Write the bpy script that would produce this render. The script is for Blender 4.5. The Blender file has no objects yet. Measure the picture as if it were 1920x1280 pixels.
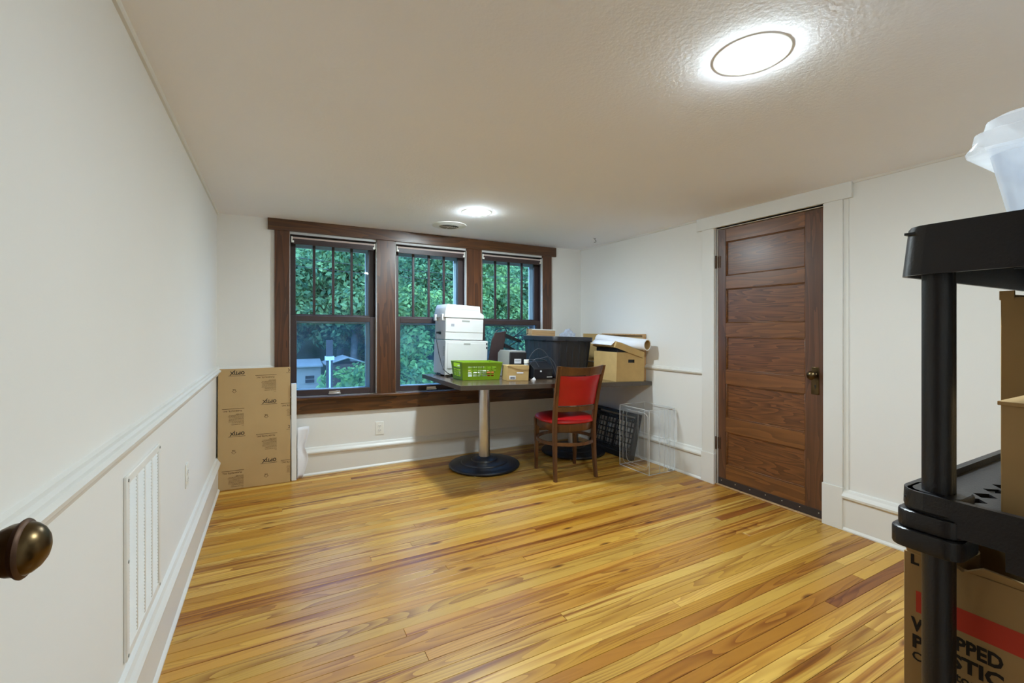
import bpy, bmesh, math, random
import numpy as np
from mathutils import Vector, Matrix, noise
random.seed(7); rng = np.random.default_rng(7)
C = bpy.context.scene.collection
PI = math.pi
R = math.radians

# ------------------------------------------------------------------ camera
cam = bpy.data.cameras.new('camera'); co = bpy.data.objects.new('camera', cam); C.objects.link(co)
co.location = (0, 0, 1.24); co.rotation_euler = (PI/2, 0, -0.4929)
cam.sensor_width = 36; cam.lens = 836/1920*36; cam.shift_y = -25.65/1920; cam.clip_start = .02; cam.clip_end = 500
bpy.context.scene.camera = co
# ------------------------------------------------------------------ world (overcast evening sky)
w = bpy.data.worlds.new('sky'); bpy.context.scene.world = w; w.use_nodes = True
wn = w.node_tree.nodes; wl = w.node_tree.links
bgn = wn['Background']; tcw = wn.new('ShaderNodeTexCoord'); sepw = wn.new('ShaderNodeSeparateXYZ'); rmp = wn.new('ShaderNodeValToRGB')
wl.new(tcw.outputs['Generated'], sepw.inputs[0]); wl.new(sepw.outputs['Z'], rmp.inputs[0]); wl.new(rmp.outputs[0], bgn.inputs[0])
rmp.color_ramp.elements[0].position = 0.0; rmp.color_ramp.elements[0].color = (.50, .68, 1, 1)
rmp.color_ramp.elements[1].position = .9; rmp.color_ramp.elements[1].color = (.34, .56, 1, 1)
bgn.inputs[1].default_value = 5.6
LAMP = 600.0   # radiance of the LED diffusers
vs = bpy.context.scene.view_settings
vs.view_transform = 'Standard'; vs.look = 'None'; vs.gamma = 1; vs.use_curve_mapping = False; vs.exposure = 0.03
cy = bpy.context.scene.cycles
cy.use_denoising = True; cy.max_bounces = 16; cy.diffuse_bounces = 14; cy.transparent_max_bounces = 24; cy.transmission_bounces = 8
cy.sample_clamp_indirect = 20; cy.caustics_reflective = False; cy.caustics_refractive = False

# ------------------------------------------------------------------ materials
def lin(c):
    return tuple((v/255/12.92 if v/255 <= .04045 else ((v/255+.055)/1.055)**2.4) for v in c) + (1,)
def base(name):
    m = bpy.data.materials.new(name); m.use_nodes = True
    nt = m.node_tree; return m, nt, nt.nodes, nt.links, nt.nodes['Principled BSDF']
def tex(nt, scale=(1,1,1), coord='Object', rnd=False):
    n, l = nt.nodes, nt.links
    tc = n.new('ShaderNodeTexCoord'); mp = n.new('ShaderNodeMapping'); mp.inputs['Scale'].default_value = scale
    if rnd:
        oi = n.new('ShaderNodeObjectInfo'); mu = n.new('ShaderNodeVectorMath'); mu.operation = 'SCALE'; mu.inputs[0].default_value = (37, 91, 53)
        l.new(oi.outputs['Random'], mu.inputs['Scale']); ad = n.new('ShaderNodeVectorMath')
        l.new(tc.outputs[coord], ad.inputs[0]); l.new(mu.outputs[0], ad.inputs[1]); l.new(ad.outputs[0], mp.inputs['Vector'])
    else: l.new(tc.outputs[coord], mp.inputs['Vector'])
    return mp.outputs[0]
def noi(nt, vec, scale, detail=4, rough=.5, dist=0):
    n = nt.nodes.new('ShaderNodeTexNoise'); n.inputs['Scale'].default_value = scale; n.inputs['Detail'].default_value = detail
    n.inputs['Roughness'].default_value = rough; n.inputs['Distortion'].default_value = dist
    if vec is not None: nt.links.new(vec, n.inputs['Vector'])
    return n.outputs['Fac']
def ramp(nt, fac, stops):
    r = nt.nodes.new('ShaderNodeValToRGB'); nt.links.new(fac, r.inputs[0]); e = r.color_ramp.elements
    while len(e) < len(stops): e.new(.5)
    for i, (p, c) in enumerate(stops): e[i].position = p; e[i].color = c
    return r.outputs[0]
def mth(nt, op, a, b=None, c=None):
    m = nt.nodes.new('ShaderNodeMath'); m.operation = op
    for i, v in enumerate((a, b, c)):
        if v is None: continue
        if isinstance(v, (int, float)): m.inputs[i].default_value = v
        else: nt.links.new(v, m.inputs[i])
    return m.outputs[0]
def mixc(nt, fac, a, b, mode='MIX'):
    m = nt.nodes.new('ShaderNodeMix'); m.data_type = 'RGBA'; m.blend_type = mode
    for idx, v in ((0, fac), (6, a), (7, b)):
        if isinstance(v, (int, float)): m.inputs[idx].default_value = v
        elif isinstance(v, tuple): m.inputs[idx].default_value = v
        else: nt.links.new(v, m.inputs[idx])
    return m.outputs[2]
def bump(nt, b, h, strength=.2, dist=.01):
    n = nt.nodes.new('ShaderNodeBump'); n.inputs['Strength'].default_value = strength; n.inputs['Distance'].default_value = dist
    nt.links.new(h, n.inputs['Height']); nt.links.new(n.outputs[0], b.inputs['Normal'])
def plain(name, rgb, rough=.6, metal=0, var=.06, nscale=9, bmp=0, bscale=60, coat=0, spec=.5):
    m, nt, n, l, b = base(name)
    v = tex(nt); c = lin(rgb)
    lo = tuple(x*(1-var) for x in c[:3])+(1,); hi = tuple(min(1, x*(1+var)) for x in c[:3])+(1,)
    l.new(ramp(nt, noi(nt, v, nscale, 3), [(.3, lo), (.7, hi)]), b.inputs['Base Color'])
    b.inputs['Roughness'].default_value = rough; b.inputs['Metallic'].default_value = metal
    b.inputs['Coat Weight'].default_value = coat; b.inputs['Specular IOR Level'].default_value = spec
    if bmp: bump(nt, b, noi(nt, v, bscale, 3), bmp, .003)
    return m
def wood(name, dark, light, rough=.4, axis=0, coat=0, ring=10, rnd=True, fine=.5):
    m, nt, n, l, b = base(name)
    s = [9, 9, 9]; s[axis] = .9
    v = tex(nt, tuple(s), rnd=rnd)
    f = noi(nt, v, .7, 3, .5, .3); f = mth(nt, 'FRACT', mth(nt, 'MULTIPLY', f, ring))
    s2 = [160, 160, 160]; s2[axis] = 5
    g = noi(nt, tex(nt, tuple(s2), rnd=rnd), 1, 4, .6)
    h = mth(nt, 'ADD', mth(nt, 'MULTIPLY', f, .5), mth(nt, 'MULTIPLY', g, fine))
    l.new(ramp(nt, h, [(.1, lin(dark)), (.85, lin(light))]), b.inputs['Base Color'])
    b.inputs['Roughness'].default_value = rough; b.inputs['Coat Weight'].default_value = coat; b.inputs['Coat Roughness'].default_value = .25
    bump(nt, b, h, .08, .002)
    return m
M = {}
M['wall'] = plain('wall_paint', (229, 229, 226), .75, var=.012, nscale=1.2, bmp=.05, bscale=140, spec=.25)
M['ceil'] = plain('ceiling_stipple', (243, 245, 250), .9, var=.012, nscale=1.4, bmp=.3, bscale=75, spec=.1)
M['trim'] = plain('white_trim_paint', (224, 224, 220), .38, var=.015, nscale=3, bmp=.05, bscale=20)
M['plastic_w'] = plain('printer_white', (204, 205, 205), .45, var=.01)
M['plastic_w2'] = plain('printer_grey', (150, 152, 148), .5, var=.02)
M['plate'] = plain('white_plate', (236, 236, 230), .35, var=.01)
M['black'] = plain('black_plastic', (26, 27, 31), .42, var=.1)
M['shelf'] = plain('shelf_resin', (27, 27, 31), .4, var=.12, nscale=20, bmp=.15, bscale=260)
M['tote'] = plain('tote_plastic', (42, 43, 49), .42, var=.08)
M['iron'] = plain('cast_iron', (30, 31, 36), .42, var=.25, nscale=14, bmp=.2, bscale=50)
M['steel'] = plain('brushed_steel', (216, 216, 216), .30, 1, var=.05)
M['brass'] = plain('antique_brass', (92, 76, 52), .3, 1, var=.35, nscale=16)
M['knobdark'] = plain('knob_neck_dark', (40, 32, 22), .35, .9, var=.3, nscale=20)
M['hinge'] = plain('old_hinge', (84, 60, 44), .5, .6, var=.2, nscale=60)
M['green'] = plain('green_basket', (130, 168, 30), .38, var=.04)
M['red'] = plain('red_vinyl', (176, 22, 26), .34, var=.05, nscale=6, bmp=.06, bscale=260, coat=.15)
M['card'] = plain('cardboard', (196, 166, 112), .85, var=.05, nscale=14, bmp=.08, bscale=90, spec=.2)
M['card2'] = plain('cardboard_shelf', (172, 142, 98), .85, var=.06, nscale=9, bmp=.1, bscale=70, spec=.2)
M['kraft'] = plain('kraft_masking', (188, 158, 110), .6, var=.03, nscale=5)
M['cardin'] = plain('cardboard_inside', (92, 68, 42), .9, var=.1)
M['ink'] = plain('black_ink', (34, 28, 24), .8, var=.05)
M['inkbrown'] = plain('faded_ink', (84, 60, 34), .8, var=.05)
M['redink'] = plain('red_ink', (196, 62, 42), .75, var=.04)
M['paper'] = plain('white_paper', (232, 234, 240), .8, var=.02)
M['foam'] = plain('white_foam', (230, 232, 232), .7, var=.02)
M['grillew'] = plain('grille_white', (232, 232, 228), .4, var=.01)
M['dark'] = plain('duct_dark', (36, 35, 33), .9, var=.1)
M['sash'] = plain('dark_sash_paint', (58, 44, 44), .45, var=.12, nscale=6)
M['extw'] = plain('exterior_white', (214, 222, 232), .6, var=.03)
M['blind'] = plain('blind_fabric', (196, 178, 172), .7, var=.05)
M['lightwood'] = wood('pale_pine', (176, 136, 92), (206, 170, 124), .6)
M['winwood'] = wood('window_oak', (50, 28, 14), (104, 64, 30), .33, axis=0, coat=.3)
M['winwoodv'] = wood('window_oak_upright', (50, 28, 16), (98, 58, 32), .33, axis=2, coat=.3)
M['door'] = wood('door_stile', (68, 42, 28), (106, 68, 44), .38, axis=2, coat=.25)
M['doorh'] = wood('door_rail', (86, 52, 26), (132, 84, 42), .38, axis=1, coat=.25)
M['doorp'] = wood('door_panel', (66, 36, 18), (128, 80, 42), .4, axis=1, coat=.25, ring=22)
M['chair'] = wood('chair_walnut', (70, 42, 24), (112, 72, 42), .33, axis=2, coat=.3, ring=4)
M['table'] = wood('table_laminate', (66, 52, 40), (98, 80, 60), .22, axis=0, coat=.4, ring=5)
M['tedge'] = plain('table_edge', (84, 76, 68), .35, var=.06, nscale=30)
M['strip'] = plain('door_sweep', (50, 40, 36), .6, var=.1)
M['nail'] = plain('nail_head', (210, 205, 190), .35, .6, var=.02)
M['cable'] = plain('cable_rubber', (62, 64, 70), .35, var=.05)
M['purple'] = plain('grey_print', (150, 152, 160), .7, var=.1, nscale=120)

def emis(name, rgb, s):
    m, nt, n, l, b = base(name); b.inputs['Emission Color'].default_value = rgb; b.inputs['Emission Strength'].default_value = s
    b.inputs['Base Color'].default_value = (.9, .9, .9, 1); return m
M['led'] = emis('led_diffuser', (.81, .945, 1, 1), LAMP)

def clearmat(name, tint, gloss, rough=.02, whiten=0.0, wcol=(.9, .93, .95, 1)):
    m = bpy.data.materials.new(name); m.use_nodes = True; nt = m.node_tree; n, l = nt.nodes, nt.links
    n.remove(n['Principled BSDF']); out = n['Material Output']
    t = n.new('ShaderNodeBsdfTransparent'); t.inputs[0].default_value = tint
    g = n.new('ShaderNodeBsdfGlossy'); g.inputs['Roughness'].default_value = rough
    fr = n.new('ShaderNodeFresnel'); fr.inputs[0].default_value = 1.45
    mx = n.new('ShaderNodeMixShader'); geo = n.new('ShaderNodeNewGeometry'); f = mth(nt, 'MULTIPLY', mth(nt, 'MULTIPLY', fr.outputs[0], gloss), mth(nt, 'SUBTRACT', 1.0, geo.outputs['Backfacing']))
    l.new(f, mx.inputs[0]); l.new(t.outputs[0], mx.inputs[1]); l.new(g.outputs[0], mx.inputs[2]); o = mx.outputs[0]
    if whiten:
        d = n.new('ShaderNodeBsdfDiffuse'); d.inputs[0].default_value = wcol; tr = n.new('ShaderNodeBsdfTranslucent'); tr.inputs[0].default_value = wcol
        a = n.new('ShaderNodeMixShader'); a.inputs[0].default_value = .5; l.new(d.outputs[0], a.inputs[1]); l.new(tr.outputs[0], a.inputs[2])
        m2 = n.new('ShaderNodeMixShader'); wf = noi(nt, tex(nt), 7, 3); wf = mth(nt, 'MULTIPLY', wf, whiten*2)
        l.new(wf, m2.inputs[0]); l.new(o, m2.inputs[1]); l.new(a.outputs[0], m2.inputs[2]); o = m2.outputs[0]
    l.new(o, out.inputs[0]); return m
M['glass'] = clearmat('window_glass', (.84, .95, 1, 1), .8)
M['screen'] = clearmat('insect_screen', (.72, .80, .86, 1), 0, whiten=.055, wcol=(.42, .55, .68, 1))
M['acryl'] = clearmat('clear_acrylic', (.992, .994, .996, 1), .6, .03, whiten=.012)
M['acedge'] = clearmat('acrylic_edge', (.9, .92, .94, 1), 1, .1, whiten=.8)
M['bin'] = clearmat('milky_plastic', (.95, .97, 1, 1), .6, .12, whiten=.34, wcol=(.92, .94, .97, 1))
M['film'] = clearmat('clear_film', (.75, .8, .85, 1), 1.6, .12, whiten=.2)
M['bag'] = clearmat('bag_plastic', (.9, .93, 1, 1), .8, .2, whiten=.45, wcol=(.85, .9, 1, 1))

# floor boards: one material, every board its own tint (obj.color) and its own grain
def floor_mat():
    m, nt, n, l, b = base('heart_pine')
    oi = n.new('ShaderNodeObjectInfo')
    v = tex(nt, (.8, 11, 11), rnd=True)
    f = noi(nt, v, .75, 2, .45, .35)
    ring = mth(nt, 'FRACT', mth(nt, 'MULTIPLY', f, 17))
    ring = mth(nt, 'POWER', ring, 1.7)
    v2 = tex(nt, (4, 210, 210), rnd=True); fine = noi(nt, v2, 1, 3, .6)
    v3 = tex(nt, (.5, 20, 20), rnd=True); big = noi(nt, v3, 1.0, 3, .55, .4)
    amp = ramp(nt, noi(nt, tex(nt, (.4, 3, 3), rnd=True), 1.3, 2), [(.40, (.16, .16, .16, 1)), (.60, (1.2, 1.2, 1.2, 1))])
    late = mth(nt, 'MULTIPLY', mth(nt, 'ADD', mth(nt, 'MULTIPLY', ring, .62), mth(nt, 'MULTIPLY', fine, .22)), amp)
    col = mixc(nt, late, (1.04, 1.06, 1.08, 1), (.44, .27, .11, 1))
    col = mixc(nt, 1.0, oi.outputs['Color'], col, 'MULTIPLY')
    dk = ramp(nt, big, [(.57, (1, 1, 1, 1)), (.64, (.62, .44, .28, 1)), (.72, (.32, .17, .10, 1))])
    col = mixc(nt, 1.0, col, dk, 'MULTIPLY')
    kv = tex(nt, (2.3, 7.5, 7.5), rnd=True)
    vo = n.new('ShaderNodeTexVoronoi'); vo.inputs['Scale'].default_value = 1.0; l.new(kv, vo.inputs['Vector'])
    knot = ramp(nt, vo.outputs['Distance'], [(.03, (.10, .04, .02, 1)), (.065, (.40, .22, .10, 1)), (.12, (1, 1, 1, 1))])
    col = mixc(nt, .85, col, knot, 'MULTIPLY')
    l.new(col, b.inputs['Base Color'])
    b.inputs['Specular IOR Level'].default_value = .38; b.inputs['Coat Weight'].default_value = .10; b.inputs['Coat Roughness'].default_value = .22
    r = mth(nt, 'ADD', mth(nt, 'MULTIPLY', noi(nt, tex(nt, (3, 3, 3), rnd=True), 3, 4), .16), .26); l.new(r, b.inputs['Roughness'])
    bump(nt, b, late, .12, .002)
    return m
M['floor'] = floor_mat()

def leafmat(name, a, b_, trans=.35):
    m = bpy.data.materials.new(name); m.use_nodes = True; nt = m.node_tree; n, l = nt.nodes, nt.links
    n.remove(n['Principled BSDF']); out = n['Material Output']
    g = n.new('ShaderNodeNewGeometry'); oi = n.new('ShaderNodeObjectInfo')
    c = ramp(nt, g.outputs['Random Per Island'], [(0, lin(a)), (1, lin(b_))])
    big = noi(nt, tex(nt), .55, 3)
    c = mixc(nt, 1.0, c, ramp(nt, big, [(.35, (.55, .62, .6, 1)), (.65, (1.25, 1.25, 1.1, 1))]), 'MULTIPLY')
    c = mixc(nt, 1.0, c, oi.outputs['Color'], 'MULTIPLY')
    d = n.new('ShaderNodeBsdfDiffuse'); t = n.new('ShaderNodeBsdfTranslucent'); mx = n.new('ShaderNodeMixShader'); mx.inputs[0].default_value = trans
    l.new(c, d.inputs[0]); l.new(c, t.inputs[0]); l.new(d.outputs[0], mx.inputs[1]); l.new(t.outputs[0], mx.inputs[2]); l.new(mx.outputs[0], out.inputs[0])
    return m
M['leaf'] = leafmat('tree_leaves', (84, 124, 100), (156, 188, 132))
M['shrub'] = leafmat('shrub_leaves', (92, 136, 100), (164, 198, 128))
M['grass'] = plain('meadow_ground', (58, 92, 44), .95, var=.4, nscale=.6)
M['bark'] = plain('pale_bark', (150, 150, 150), .9, var=.3, nscale=3)
M['stucco'] = plain('house_wall', (172, 164, 152), .9, var=.1, nscale=3)
M['shed'] = plain('shed_boards', (92, 72, 62), .9, var=.25, nscale=3)
M['roof'] = plain('tin_roof', (164, 160, 154), .6, var=.1, nscale=2)
M['post'] = plain('dark_post', (64, 60, 62), .8, var=.1, nscale=5)

# ------------------------------------------------------------------ geometry helpers
class MB:
    def __init__(s): s.bm = bmesh.new(); s.X = Matrix()
    def v(s, p): return s.bm.verts.new(s.X @ Vector(p))
    def face(s, vs_):
        try: return s.bm.faces.new(vs_)
        except ValueError: return None
    def box(s, a, b, bev=0, seg=2):
        x0, y0, z0 = a; x1, y1, z1 = b
        P = [(x0,y0,z0),(x1,y0,z0),(x1,y1,z0),(x0,y1,z0),(x0,y0,z1),(x1,y0,z1),(x1,y1,z1),(x0,y1,z1)]
        V = [s.v(p) for p in P]
        F = [s.face([V[i] for i in f]) for f in ((0,3,2,1),(4,5,6,7),(0,1,5,4),(1,2,6,5),(2,3,7,6),(3,0,4,7))]
        if bev:
            E = list({e for f in F for e in f.edges})
            bmesh.ops.bevel(s.bm, geom=E, offset=bev, segments=seg, profile=.5, affect='EDGES')
        return s
    def cbox(s, c, d, bev=0, rot=None, seg=2):
        o = s.X
        s.X = o @ Matrix.Translation(c) @ (rot.to_4x4() if rot is not None else Matrix())
        s.box([-v/2 for v in d], [v/2 for v in d], bev, seg); s.X = o; return s
    def prism(s, pts, z0, z1, axis='z', bev=0):
        f = {'z': lambda a, b, c: (a, b, c), 'y': lambda a, b, c: (a, c, b), 'x': lambda a, b, c: (c, a, b)}[axis]
        A = [s.v(f(a, b, z0)) for a, b in pts]; B = [s.v(f(a, b, z1)) for a, b in pts]; n = len(pts)
        F = [s.face(A[::-1]), s.face(B)] + [s.face([A[i], A[(i+1) % n], B[(i+1) % n], B[i]]) for i in range(n)]
        F = [q for q in F if q]
        bmesh.ops.recalc_face_normals(s.bm, faces=F)
        if bev:
            E = list({e for q in F for e in q.edges}); bmesh.ops.bevel(s.bm, geom=E, offset=bev, segments=2, profile=.5, affect='EDGES')
        return s
    def loft(s, rings, cap=True, closed=True):
        L = [[s.v(p) for p in r] for r in rings]; n = len(L[0]); F = []
        for a, b in zip(L, L[1:]):
            for i in range(n if closed else n-1):
                F.append(s.face([a[i], a[(i+1) % n], b[(i+1) % n], b[i]]))
        if cap: F += [s.face(L[0][::-1]), s.face(L[-1])]
        bmesh.ops.recalc_face_normals(s.bm, faces=[q for q in F if q]); return s
    def lathe(s, prof, c=(0,0,0), n=32, axis='z', cap=True):
        rings = []
        for r, h in prof:
            ring = []
            for i in range(n):
                a = 2*PI*i/n; x, y = r*math.cos(a), r*math.sin(a)
                p = {'z': (x, y, h), 'x': (h, x, y), 'y': (x, h, y)}[axis]
                ring.append((p[0]+c[0], p[1]+c[1], p[2]+c[2]))
            rings.append(ring)
        return s.loft(rings, cap)
    def tube(s, pts, r, n=8, rect=None):
        P = [Vector(p) for p in pts]; rings = []; up = None
        for i, p in enumerate(P):
            t = (P[min(i+1, len(P)-1)]-P[max(i-1, 0)]).normalized()
            if up is None: up = t.orthogonal().normalized() if rect is None else (Vector((0,0,1)) if abs(t.z) < .9 else Vector((0,1,0)))
            sx = t.cross(up).normalized(); up2 = sx.cross(t).normalized(); up = up2 if rect is None else up
            rr = r[i] if isinstance(r, (list, tuple)) else r
            if rect: q = [(-rect[0]/2, -rect[1]/2), (rect[0]/2, -rect[1]/2), (rect[0]/2, rect[1]/2), (-rect[0]/2, rect[1]/2)]
            else: q = [(rr*math.cos(2*PI*k/n), rr*math.sin(2*PI*k/n)) for k in range(n)]
            rings.append([tuple(p + sx*a + up2*b) for a, b in q])
        return s.loft(rings)
    def tf(s, fn):
        for v in s.bm.verts: v.co = Vector(fn(*v.co))
        return s
    def mesh(s, name, mat, smooth=None):
        me = bpy.data.meshes.new(name)
        if smooth is not None:
            ca = math.cos(R(smooth))
            for f in s.bm.faces: f.smooth = True
            for e in s.bm.edges:
                if len(e.link_faces) == 2: e.smooth = e.link_faces[0].normal.dot(e.link_faces[1].normal) > ca
        s.bm.normal_update()
        if smooth is not None:
            for e in s.bm.edges:
                if len(e.link_faces) == 2: e.smooth = e.link_faces[0].normal.dot(e.link_faces[1].normal) > ca
            for f in s.bm.faces:      # big flat faces framed by small bevels stay flat
                nb = {g for e in f.edges for g in e.link_faces if g is not f}
                if nb and all(g.normal.dot(f.normal) < .992 for g in nb) and f.calc_area() > 3*sum(g.calc_area() for g in nb)/len(nb): f.smooth = False
        s.bm.to_mesh(me); s.bm.free(); me.materials.append(mat); return me
    def build(s, name, mat, parent=None, smooth=35, **k):
        return obj(name, s.mesh(name, mat, smooth), parent, **k)
def obj(name, me, parent=None, label=None, cat=None, group=None, kind=None, loc=None):
    o = bpy.data.objects.new(name, me); C.objects.link(o)
    if parent is not None: o.parent = parent
    if loc is not None: o.location = loc
    for k, v in (('label', label), ('category', cat), ('group', group), ('kind', kind)):
        if v: o[k] = v
    return o
def thing(name, label, cat, loc=(0,0,0), rz=0, group=None, rot=None):
    o = obj(name, None, None, label, cat, group, None, loc); o.rotation_euler = rot if rot else (0, 0, rz); return o
def struct(name, mb, mat, parent=None, smooth=None):
    return mb.build(name, mat, parent, smooth, kind='structure' if parent is None else None)
def copy_tree(o, parent=None):
    c = o.copy(); C.objects.link(c); c.parent = parent
    for ch in o.children: copy_tree(ch, c)
    return c
def textmesh(txt, size, sx=1.0, bold=0.0):
    cu = bpy.data.curves.new('t', 'FONT'); cu.body = txt; cu.size = size; cu.offset = bold; cu.extrude = .0002
    cu.resolution_u = 2
    o = bpy.data.objects.new('t', cu); C.objects.link(o); dg = bpy.context.evaluated_depsgraph_get()
    me = bpy.data.meshes.new_from_object(o.evaluated_get(dg)); bpy.data.objects.remove(o)
    V = [v.co.copy() for v in me.vertices]
    return [(v.x*sx, v.y, v.z) for v in V], [tuple(p.vertices) for p in me.polygons]
def joined(name, pieces, mat, parent, **k):
    # pieces: list of (verts, faces, Matrix)
    V = []; Fs = []
    for vv, ff, Mx in pieces:
        n0 = len(V); V += [tuple(Mx @ Vector(v)) for v in vv]; Fs += [tuple(i+n0 for i in f) for f in ff]
    me = bpy.data.meshes.new(name); me.from_pydata(V, [], Fs); me.materials.append(mat)
    return obj(name, me, parent, **k)
def quad(x0, y0, x1, y1, z=0): return ([(x0,y0,z),(x1,y0,z),(x1,y1,z),(x0,y1,z)], [(0,1,2,3)])
def rrect(w, d, r, n=5, cx=0, cy_=0):
    P = []
    for sx, sy, a0 in ((1,1,0),(-1,1,90),(-1,-1,180),(1,-1,270)):
        for i in range(n+1):
            a = R(a0+90*i/n); P.append((cx+sx*(w/2-r)+r*math.cos(a), cy_+sy*(d/2-r)+r*math.sin(a)))
    return P

XL, XR, YB, YN, HC = -.379, 3.104, 4.117, -.22, 2.128
# ------------------------------------------------------------------ room shell
def settle(x, y, z):   # the old window wall has settled a little towards the right
    return x, y, z + (-.0203 + (z-.5)/1.62*.0149)*(x-.17)
OPEN = [(.124, .825), (.991, 1.689), (1.856, 2.577)]
ZS, ZT = .662, 2.012
b = MB(); b.box((XL-.15, YN-.15, -.12), (XR+.3, YB+.2, -.02)); floor = struct('floor', b, M['dark'])
b = MB(); b.box((XL-.15, YN-.15, HC), (XR+.3, YB+.2, HC+.1)); struct('ceiling', b, M['ceil'])
b = MB(); b.box((XL-.12, YN-.12, -.02), (XL, YB+.19, HC)); wall_left = struct('wall_left', b, M['wall'])
b = MB(); b.box((XL, YN-.12, -.02), (XR+.15, YN, HC)); struct('wall_near', b, M['wall'])
b = MB()
xs = [XL] + [v for o in OPEN for v in o] + [XR]
for i in range(0, len(xs), 2): b.box((xs[i], YB, ZS if False else 0), (xs[i+1], YB+.19, HC+.02))
for x0, x1 in OPEN: b.box((x0, YB, -.0), (x1, YB+.19, ZS)); b.box((x0, YB, ZT), (x1, YB+.19, HC+.04))
b.tf(lambda x, y, z: settle(x, y, z) if .1 < z < 2.1 else (x, y, z))
struct('wall_back', b, M['wall'])
DY0, DY1, DZ = 1.562, 2.348, 2.02
b = MB(); b.box((XR, YN, -.02), (XR+.12, DY0, HC)); b.box((XR, DY1, -.02), (XR+.12, YB+.19, HC)); b.box((XR, DY0, DZ), (XR+.12, DY1, HC)); b.box((XR+.10, DY0-.02, -.02), (XR+.14, DY1+.02, DZ+.02))
struct('wall_right', b, M['wall'])

# floor boards, each one an object
TINTS = [(214,164,70),(206,152,56),(222,176,88),(198,142,50),(182,122,42),(212,166,76),(160,98,34),(226,182,92),(206,152,64),(146,86,32)]
WTS = [6,6,5,5,3,6,1.2,2,6,.8]
BWID = .0555; brd = {}
y = YN; row = 0; nb = 0
rb = random.Random(11)
while y < YB-.005:
    w_ = min(BWID, YB-y)
    cuts = [XL]
    x = XL + rb.uniform(.4, 3.9)
    while x < XR-.25: cuts.append(x); x += rb.uniform(1.6, 3.4)
    cuts.append(XR)
    for a, c_ in zip(cuts, cuts[1:]):
        b = MB(); L = c_-a
        b.box((-L/2+.0006, -w_/2+.0007, -.02), (L/2-.0006, w_/2-.0007, 0))
        top = [e for e in b.bm.edges if all(v.co.z > -.001 for v in e.verts)]
        bmesh.ops.bevel(b.bm, geom=top, offset=.0009, segments=1, affect='EDGES')
        o = b.build('floor_board', M['floor'], floor, None, loc=((a+c_)/2, y+w_/2, rb.uniform(-.0004, 0)))
        t = rb.choices(TINTS, WTS)[0]; k = rb.uniform(.78, .93)
        lc = lin(t); o.color = (lc[0]*k, lc[1]*k, lc[2]*k*.95, 1); nb += 1
    y += BWID; row += 1

# trims -------------------------------------------------------------
def profile_run(name, prof, p0, p1, mat=None, parent=None, f=None):
    """prof: (out, z) points; run from p0 to p1 along the wall, out = direction into the room"""
    b = MB(); d = Vector((p1[0]-p0[0], p1[1]-p0[1], 0)).normalized(); nrm = Vector((d.y, -d.x, 0))
    rings = []
    for p in (p0, p1):
        rings.append([(p[0]+nrm.x*o, p[1]+nrm.y*o, z) for o, z in prof])
    b.loft(rings)
    if f: b.tf(f)
    return struct(name, b, mat or M['trim'], parent)
BB = [(0,0),(.026,0),(.026,.008),(.02,.016),(.016,.02),(.016,.19),(.030,.200),(.032,.212),(.026,.222),(.018,.232),(.012,.246),(0,.25)]
profile_run('baseboard_left', BB, (XL, YN), (XL, YB))
BBb = [(o, z if z < .03 else z-.018) for o, z in BB]
profile_run('baseboard_back', BBb, (XL, YB), (XR, YB), f=lambda x, y, z: (x, y, z-.0165*(x-.3) if z > .03 else z))
profile_run('baseboard_right', BB, (XR, YB), (XR, 2.47))
bb2 = profile_run('baseboard_right_near', BB, (XR, 1.452), (XR, YN))
CR = [(0,.872),(.012,.874),(.016,.884),(.020,.892),(.032,.902),(.034,.912),(.022,.918),(.020,.926),(.012,.932),(.010,.94),(0,.944)]
profile_run('trim_1', CR, (XL, YN), (XL, YB))
profile_run('trim_2', [(o, z-.01) for o, z in CR], (XL, YB), (.014, YB))
CR2 = [(0,.853),(.012,.856),(.024,.868),(.026,.876),(.016,.880),(.014,.892),(.008,.896),(0,.899)]
profile_run('trim_3', CR2, (XR, YB), (XR, 2.47))
CV = [(0, HC-.012), (.010, HC-.012), (.014, HC-.006), (.016, HC), (0, HC)]
profile_run('trim_4', CV, (XL, YN), (XL, YB)); profile_run('trim_5', CV, (XR, YB), (XR, 2.53))
profile_run('trim_6', CV, (XR, 1.40), (XR, YN))
b = MB(); b.box((XR-.006, 1.425, .25), (XR, 1.452, HC)); struct('trim_7', b, M['trim'])

# ------------------------------------------------------------------ windows
ct = obj('trim_8', None, None, kind='structure')      # the stained window surround
def st(b): return b.tf(settle)
b = MB(); b.box((-.034, 4.088, 2.035), (2.750, YB, 2.131), .003); st(b).build('header_board', M['winwood'], ct)
for n_, (x0, x1) in (('side_casing', (.014, .124)), ('mullion_casing', (.825, .991)), ('mullion_casing', (1.689, 1.856)), ('side_casing', (2.577, 2.693))):
    b = MB(); b.box((x0, 4.095, ZS), (x1, YB, 2.035), .002); st(b).build(n_, M['winwoodv'], ct)
b = MB(); b.box((-.02, 4.062, .638), (2.73, YB, .664), .006); b.box((.05, YB, .640), (2.60, YB+.05, .660)); st(b).build('window_stool', M['winwood'], ct)
b = MB(); b.box((.014, 4.093, .522), (2.715, YB, .638), .002); st(b).build('apron_board', M['winwood'], ct)

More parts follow.
